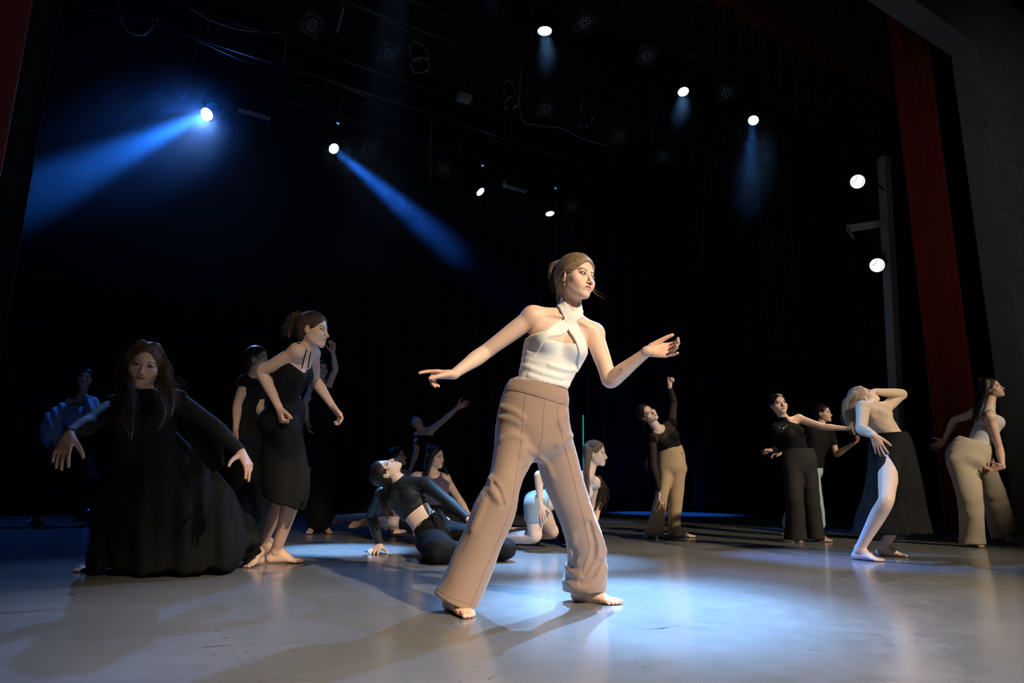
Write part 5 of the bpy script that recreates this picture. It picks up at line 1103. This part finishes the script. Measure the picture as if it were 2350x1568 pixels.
def dancer_one_shoulder():
    az(1830)
    f=mkfig('one shoulder',7.85,1.0,dict(nk=(1804,966,-.05),sa=(1782,985,-.08),sb=(1833,962,.0),cs=(1816,1000,-.05),ws=(1830,1035,0),pv=(1834,1062,0)),fr=W(-.05,-1,-.1),hv=W(1,.1,-.05),
        arms=[('b',(1888,980,'n'),(1942,984,'n'),(W(1,.1,.05),W(0,-.2,-1),W(0,-1,.3),CURL)),('a',(1786,1030,'f'),(1768,1034,'n'),(W(-.75,-.6,-.05),W(.3,-.2,-.9),W(.2,-.6,.8),FIST))],
        legs=[('a',(1820,1068,0),(1823,1148,7.82),Z(1828,7.95,.083),(W(.1,-1,0),1)),('b',(1850,1066,.02),(1858,1148,7.9),Z(1877,8.15,.083),(W(.65,-.75,0),1))],legk=.76)
    root=person('dancer in a black one-shoulder top and charcoal flared trousers, bare arm held out',Z(1845,8.0,0))
    H=add_head(f,f.p(1786,930,-.12),W(.42,-.88,.20),W(-.14,0,1),1.05,res=.004,gaze=W(.7,-.8,.35)); finish(f,root,SKIN_A,.0075); add_eyes(f,root,H,EB)
    T=base_field(f,.008,1.02,1.03,neck=H.q(0,-.02,-.06)); T.half(lerp(f.J['nk'],H.q(0,-.02,-.06),.35),up0,.003); T.sub([Seg(P(1826,952,7.7),P(1868,962,7.85),V(0,0,1),.10,.10,.10,.10)],.003); T.half(lerp(f.J['ws'],f.J['pv'],.3),f.J['pv']-f.J['ws'],.003); cloth(T,'one_shoulder_top',BLACK,root,.0065)
    cloth(sleeve(f,'a',.008,None,root),'sleeve',BLACK,root,.0065)
    ch=mat('charcoal_crepe',(.022,.020,.018),.8,bump=.1,bscale=80,spec=.3)
    trousers2(f,root,ch,[(1797,1028,1868,1030,0,.095),(1795,1050,1872,1046,0,.11),(1797,1072,1873,1070,0,.115)],
        [(1797,1072,1838,1076,0,.10),(1801,1105,1842,1106,-.03,.09),(1804,1145,1843,1146,-.06,.09),(1804,1190,1847,1190,-.02,.10),(1800,1240,1851,1240,.04,.12)],
        [(1832,1074,1873,1070,0,.10),(1838,1105,1877,1104,0,.09),(1840,1145,1880,1142,.03,.09),(1844,1190,1885,1188,.1,.10),(1847,1238,1891,1236,.18,.12)],
        [(V(0,0,.03),V(0,0,-1),.003),(f.p(1833,1030,0),up0,.003)])
    hb=hair_base(H,1.04,face=(.118,-.026,.068,.083,.105)); hair_obj(root,H,HD,hb,swept(H,(0,-1,-.3),120,1.045,2),.0011,.0055,[([H.q(0,-.1,-.02),H.q(0,-.13,-.04)],(.04,.035))])
    v,q=tubes([tline(base_field(f,.008,neck=H.q(0,-.02,-.06)),[(1786,968),(1787,978),(1792,985),(1800,982),(1808,975)],7.75,.003,5)],.0022,4,False); mesh_obj('necklace',v,q,MATS['jewel_silver'],root)

def dancer_tshirt():
    az(1880)
    f=mkfig('t-shirt',8.9,1.03,dict(nk=(1884,975,0),sa=(1860,988,0),sb=(1902,988,.1),cs=(1878,1012,0),ws=(1868,1045,0),pv=(1856,1075,0)),fr=W(.6,-.8,0),hv=rt0,bust=.0,
        arms=[('b',(1920,1043,'n'),(1953,1022,'n'),(W(.8,-.1,.5),W(-.2,-.3,1),W(0,-1,0),CUP)),('a',(1840,1035,'n'),(1796,1040,'n'),(W(-.9,-.2,-.1),W(0,0,-1),W(0,-1,0)))],
        legs=[('a',(1842,1085,0),(1826,1150,8.8),Z(1812,9.1,.083),(W(-.4,-.9,0),1)),('b',(1866,1085,0),(1874,1150,8.85),Z(1882,9.2,.083),(W(.4,-.9,0),-1))])
    root=person('short-haired dancer in a black t-shirt and light blue trousers, behind the one-shoulder dancer',Z(1850,9.0,0))
    H=add_head(f,f.p(1888,950,0),W(.92,-.35,.08),up0,.97,res=.0045); finish(f,root,SKIN_B,.009); add_eyes(f,root,H,EB)
    T=base_field(f,.02,1.05,1.05,0.); T.half(lerp(f.J['nk'],f.J['cs'],.05),up0,.003); T.half(f.J['pv'],V(0,0,-1),.003); cloth(T,'t_shirt',BLACK,root,.008)
    for s in 'ab': q=sleeve(f,s,.018,None,root,cutw=False); q.half(lerp(f.J['s'+s],f.J['e'+s],.62),f.J['e'+s]-f.J['s'+s],.002); cloth(q,'sleeve',BLACK,root,.007)
    bl=mat('light_blue_denim',(.36,.47,.56),.85,bump=.2,bscale=40)
    trousers2(f,root,bl,[(1832,1062,1878,1060,0,.1),(1830,1085,1880,1085,0,.12)],[(1828,1090,1856,1092,0,.1),(1812,1140,1846,1145,-.05,.1),(1797,1200,1838,1205,.1,.11)],[(1852,1090,1880,1090,0,.1),(1860,1140,1886,1140,0,.1),(1862,1200,1893,1200,.1,.11)],[(V(0,0,.03),V(0,0,-1),.003)],.009)
    hb=hair_base(H,1.02,face=(.118,-.026,.068,.083,.105)); hair_obj(root,H,HD,hb,swept(H,(0,-1,0),80,1.02,2),.001,.006)

def dancer_backbend_skirt():
    az(2020)
    f=mkfig('backbend',6.2,1.02,dict(nk=(1992,928,0),sa=(1981,935,-.20),sb=(2030,938,.16),cs=(2012,960,-.02),ws=(2036,990,0),pv=(2048,1022,0)),fr=W(.80,-.15,.65),hv=W(.35,.95,0),bust=.7,
        arms=[('a',(1977,985,'n'),(2003,1000,'n'),None),('b',(2070,905,'f'),P(2006,899,6.2),None)],
        legs=[('a',(2045,1035,-.09),(2033,1150,5.72),Z(1972,5.95,.083),(W(.88,-.45,0),1)),('b',(2055,1035,.10),(2088,1150,6.2),Z(2028,6.35,.083),(W(.97,-.2,0),-1))],legk=1.05)
    f.J['wa']=f.s_(f.J['ea'],2006,1000,.24,'n'); add_hand(f,f.J['wa'],W(.28,-.1,-1),W(.2,1,0),W(1,-.3,.1),1.05,((4,8,6),(2,6,5),(4,8,6),(6,10,8)),spread=8,thumb=(.7,.6,.1),res=.0035)
    f.J['wb']=P(2006,899,6.2); add_hand(f,f.J['wb'],W(-1,-.1,.02),W(-.45,.1,-.85),W(0,-1,.2),1.0,CURL,spread=4,thumb=(.8,.4,.5),res=.0035)
    root=person('blonde dancer in a peach top and slit black skirt, arching backward, hand over face',Z(2010,6.1,0))
    H=add_head(f,f.p(1981,914,.02),W(.62,.05,.72),W(-.75,-.1,.60),.95,res=.0042,open_=0)
    finish(f,root,SKIN_C,.007)
    pe=mat('peach_jersey',(.60,.44,.31),.75,bump=.1,bscale=80,sheen=.15)
    T=base_field(f,.010,1.02,1.06,.8); T.disp.append(lambda x,y,z:.0025*np.sin(z*70+x*30)*np.sin(x*28+y*40)); T.half(lerp(f.J['nk'],f.J['cs'],.02),f.J['nk']-f.J['cs'],.003); T.half(lerp(f.J['ws'],f.J['pv'],.25),f.J['pv']-f.J['ws'],.003); cloth(T,'long_sleeved_top',pe,root,.006)
    for s in 'ab': cloth(sleeve(f,s,.007,None,root),'sleeve',pe,root,.006)
    K=Fld().add(chain(sil(6.2,[(2015,994,2075,1000,0,.16),(2002,1020,2088,1024,0,.19),(1998,1060,2098,1062,0,.20),(1994,1110,2109,1110,0,.21),(1982,1160,2121,1160,0,.19),(1968,1200,2131,1200,0,.20),(1962,1232,2137,1234,0,.21)]),4),.02)
    add_torso(K,f,.014,bust=0); K.add([Seg(f.J['ha'],lerp(f.J['ha'],f.J['ka'],.55),V(0,0,1),.112,.112,.088,.088)],.03)
    K.half(f.p(2045,994,0),up0-rt0*.05,.003); K.half(P(2050,1224,6.2),V(0,0,-1)+rt0*.02,.003)
    K.sub(chain(sil(6.05,[(2039,1040,2041,1040,-.12,.2),(2031,1066,2048,1066,-.15,.22),(2017,1095,2059,1095,-.2,.25),(2007,1130,2060,1135,-.25,.28),(1985,1165,2056,1170,-.28,.3),(1950,1200,2042,1205,-.25,.3),(1930,1245,2022,1250,-.22,.3)]),3),.006)
    K.disp.append(lambda x,y,z:(.006*np.sin(x*50+y*34)+.003*np.sin(x*110+y*50))*np.clip((1.0-z)*1.6,0,1))
    cloth(K,'skirt',BLACK,root,.0075)
    hb=hair_base(H,1.05,face=(.118,-.026,.068,.083,.105)); gs=[[H.q(.05,-.05,.07),P(1958,915,6.15),P(1948,940,6.16),P(1950,970,6.18),P(1962,1000,6.18)],[H.q(.03,-.08,.05),P(1958,925,6.2),P(1955,955,6.22),P(1966,985,6.22),P(1976,1002,6.22)],[H.q(.06,-.02,.08),P(1962,905,6.1),P(1944,925,6.12),P(1940,955,6.14),P(1948,985,6.14)],[H.q(0,-.1,.03),P(1966,930,6.28),P(1964,960,6.3),P(1972,990,6.3)]]
    st=swept(H,(.2,-.8,.5),120,1.05,2); [st.extend(lock(g,90,.025,.008,3,13+i,1.7)) for i,g in enumerate(gs)]; hair_obj(root,H,HL,hb,st,.0011,.0055,[(g,(.028,)*(len(g)-1)+(.012,)) for g in gs],.02)

def dancer_beige_trousers():
    az(2250)
    f=mkfig('white tank',7.55,1.04,dict(nk=(2270,934,-.02),sa=(2238,948,.12),sb=(2272,958,-.14),cs=(2268,975,0),ws=(2246,1020,0),pv=(2224,1058,0)),fr=W(.9,-.3,.1),hv=W(.55,-.8,0),t=1.1,bust=1.15,hipw=1.08,
        arms=[('b',(2294,1032,'n'),(2301,1074,'n'),None),('a',(2190,965,'f'),(2167,1012,'n'),(W(-.75,-.3,-.6),W(-.2,-.85,-.3),W(-.7,.2,.6),FLAT,dict(spread=12,thumb=(.5,.85,.1))))],
        legs=[('a',(2210,1070,-.05),(2225,1155,7.49),Z(2232,7.65,.083),(W(.45,-.9,0),-1)),('b',(2245,1068,.1),(2280,1155,7.76),Z(2322,8.1,.10),(W(.8,-.5,-.1),W(.2,-.2,1),1))],legk=.76)
    f.J['hipw']=1
    f.J['wb']=f.s_(f.J['eb'],2301,1072,.24,'n'); add_hand(f,f.J['wb'],W(-.9,.15,-.25),W(-.1,-.6,.6),W(0,-.5,.8),1.0,CURL,spread=6,res=.0042)
    root=person('dark-haired dancer in a white tank top and wide beige trousers, arms trailing behind',Z(2250,7.8,0))
    H=add_head(f,f.p(2275,893,0),W(.90,-.32,.28),W(-.28,0,1),.97,res=.0042,gaze=W(1,-.1,.3)); finish(f,root,SKIN_B,.008); add_eyes(f,root,H,EB)
    wt=mat('white_tank_jersey',(.55,.54,.52),.8,bump=.1,bscale=60); T=base_field(f,.008,1.02,1.12,1.15,hipw=1.08); T.half(lerp(f.J['nk'],f.J['cs'],-.05),f.J['nk']-f.J['cs'],.004); T.sub([Sph(f.J['nk']+f.J['fr']*.045+up0*.02,.07)],.008); T.half(lerp(f.J['ws'],f.J['pv'],.35),f.J['pv']-f.J['ws'],.003)
    T.sub([Sph(f.J['sa'],.07),Sph(f.J['sb'],.07)],.012); cloth(T,'tank_top',wt,root,.0065)
    v,q=tubes([tline(base_field(f,.004),[(2248,972),(2254,955),(2264,945),(2276,940)],7.45,.004,5)],.004,5,False); mesh_obj('bra_strap',v,q,BLACK,root)
    sa=mat('sand_linen',(.44,.36,.26),.85,bump=.15,bscale=60,sheen=.2)
    trousers2(f,root,sa,[(2210,1008,2272,1032,0,.14),(2184,1025,2274,1050,0,.17),(2173,1045,2272,1064,0,.18)],
        [(2173,1050,2238,1066,-.03,.12),(2184,1088,2246,1092,-.05,.115),(2196,1130,2252,1130,-.08,.11),(2204,1180,2254,1180,-.04,.11),(2205,1225,2256,1225,.02,.11),(2203,1256,2260,1254,.04,.12)],
        [(2232,1062,2275,1052,.08,.11),(2242,1095,2290,1090,.12,.10),(2252,1135,2303,1125,.18,.10),(2264,1185,2318,1172,.3,.11),(2279,1238,2332,1224,.45,.12)],
        [(V(0,0,.03),V(0,0,-1),.003),(f.p(2238,1012,0),nrm(W(.38,0,.92)),.003),(P(2305,1232,8.0),W(.35,0,-.94),.003)])
    hb=hair_base(H,1.08,face=(.118,-.026,.066,.083,.106),ears=False); gs=[[H.q(.03,-.05,.12),H.q(.09,-.06,.0),P(2250,930,7.5),P(2240,955,7.48),P(2234,975,7.48)],[H.q(0,-.09,.08),H.q(.03,-.13,-.02),P(2242,935,7.6),P(2232,965,7.6)],[H.q(.06,.0,.09),H.q(.1,-.02,.0),P(2256,925,7.42),P(2248,950,7.4),P(2240,968,7.4)]]
    st=[]; [st.extend(lock(g,80,.03,.012,2.6,3+i,1.5)) for i,g in enumerate(gs)]; hair_obj(root,H,HD,hb,st,.0012,.006,[(g,(.045,)*(len(g)-1)+(.02,)) for g in gs],.02)
OTHERS=[dancer_ponytail,dancer_lunge,dancer_short_sleeves,dancer_raised_arm,dancer_blouse,dancer_backbend_seated,dancer_purple_tank,dancer_profile_seated,dancer_reaching_dark,dancer_kneeling_shorts,dancer_curly_crouched,dancer_side_bend,dancer_one_shoulder,dancer_tshirt,dancer_backbend_skirt,dancer_beige_trousers]
build_stage(); build_lights()
# haze hanging over the stage, lit only by the beams that cross it
def haze(name,lo,hi,dens,patch=None,kind='stuff'):
    v,q=box_vq(lo,hi); m=bpy.data.materials.new(name); m.use_nodes=True; nt=m.node_tree; nt.nodes.remove(nt.nodes['Principled BSDF']); L=nt.links.new
    s=nt.nodes.new('ShaderNodeVolumeScatter'); s.inputs['Anisotropy'].default_value=.35; s.inputs['Color'].default_value=(.9,.95,1,1)
    if patch:
        tc=nt.nodes.new('ShaderNodeTexCoord'); n=nt.nodes.new('ShaderNodeTexNoise'); n.inputs['Scale'].default_value=patch[0]; n.inputs['Detail'].default_value=3; L(tc.outputs['Object'],n.inputs[0])
        r=nt.nodes.new('ShaderNodeMapRange'); L(n.outputs[0],r.inputs[0])
        for i,x in zip((1,2,3,4),(patch[1],patch[2],dens*patch[3],dens*patch[4])): r.inputs[i].default_value=x
        L(r.outputs[0],s.inputs['Density'])
    else: s.inputs['Density'].default_value=dens
    L(s.outputs[0],nt.nodes['Material Output'].inputs['Volume'])
    c=(np.array(lo)+np.array(hi))/2; o=mesh_obj(name,v,q,m,None,smooth=False,loc=c); o['kind']=kind; o['label']='thin haze hanging in the air over the stage'; o['category']='haze'; return o
haze('haze',(-5.8,6.0,2.6),(12,12.2,7.4),.0007)
def puff(name,c,ax,r,dens,sc,label):
    """a drift of denser smoke: ellipsoid whose density breaks up towards its skin"""
    v,q,_=uvball(V(0,0,0),(V(1,0,0),V(0,1,0),V(0,0,1)),1.,24,16); m=bpy.data.materials.new(name); m.use_nodes=True; nt=m.node_tree; nt.nodes.remove(nt.nodes['Principled BSDF']); L=nt.links.new
    s=nt.nodes.new('ShaderNodeVolumeScatter'); s.inputs['Anisotropy'].default_value=.35; tc=nt.nodes.new('ShaderNodeTexCoord')
    g=nt.nodes.new('ShaderNodeTexGradient'); g.gradient_type='SPHERICAL'; L(tc.outputs['Object'],g.inputs[0])
    n=nt.nodes.new('ShaderNodeTexNoise'); n.inputs['Scale'].default_value=sc; n.inputs['Detail'].default_value=4; n.inputs['Distortion'].default_value=.6; L(tc.outputs['Object'],n.inputs[0])
    a=nt.nodes.new('ShaderNodeMapRange'); L(n.outputs[0],a.inputs[0]); 
    for i,x in zip((1,2,3,4),(.35,.65,.25,1.)): a.inputs[i].default_value=x
    k=nt.nodes.new('ShaderNodeMath'); k.operation='MULTIPLY'; L(g.outputs[1],k.inputs[0]); L(a.outputs[0],k.inputs[1])
    k2=nt.nodes.new('ShaderNodeMath'); k2.operation='MULTIPLY'; L(k.outputs[0],k2.inputs[0]); k2.inputs[1].default_value=dens; L(k2.outputs[0],s.inputs['Density']); L(s.outputs[0],nt.nodes['Material Output'].inputs['Volume'])
    o=mesh_obj(name,v,q,m); a=nrm(ax); b=nrm(np.cross(a,up0)); e=np.cross(a,b)
    o.matrix_world=Matrix(((a[0]*r[0],b[0]*r[1],e[0]*r[2],c[0]),(a[1]*r[0],b[1]*r[1],e[1]*r[2],c[1]),(a[2]*r[0],b[2]*r[1],e[2]*r[2],c[2]),(0,0,0,1)))
    tag(o,label,'haze',None,'stuff')
b0=PY(475,262,11.2); b1=P(-300,617,6.0); puff('haze',lerp(b0,b1,.19),b1-b0,(3.5,1.1,1.0),.075,1.6,'drift of smoke along the brightest blue beam')
b0=PY(766,341,11.2); b1=P(1190,700,8.2); puff('haze',lerp(b0,b1,.38),b1-b0,(2.5,.6,.55),.12,2.0,'curl of smoke in the middle of the thin slanting beam')
b0=PY(1729,276,6.47); b1=G(1640,1330); puff('haze',lerp(b0,b1,.2),b1-b0,(2.0,.40,.40),.035,1.4,'faint column of smoke under the last moving head of the near row')
build_main()
for o in OTHERS: o()
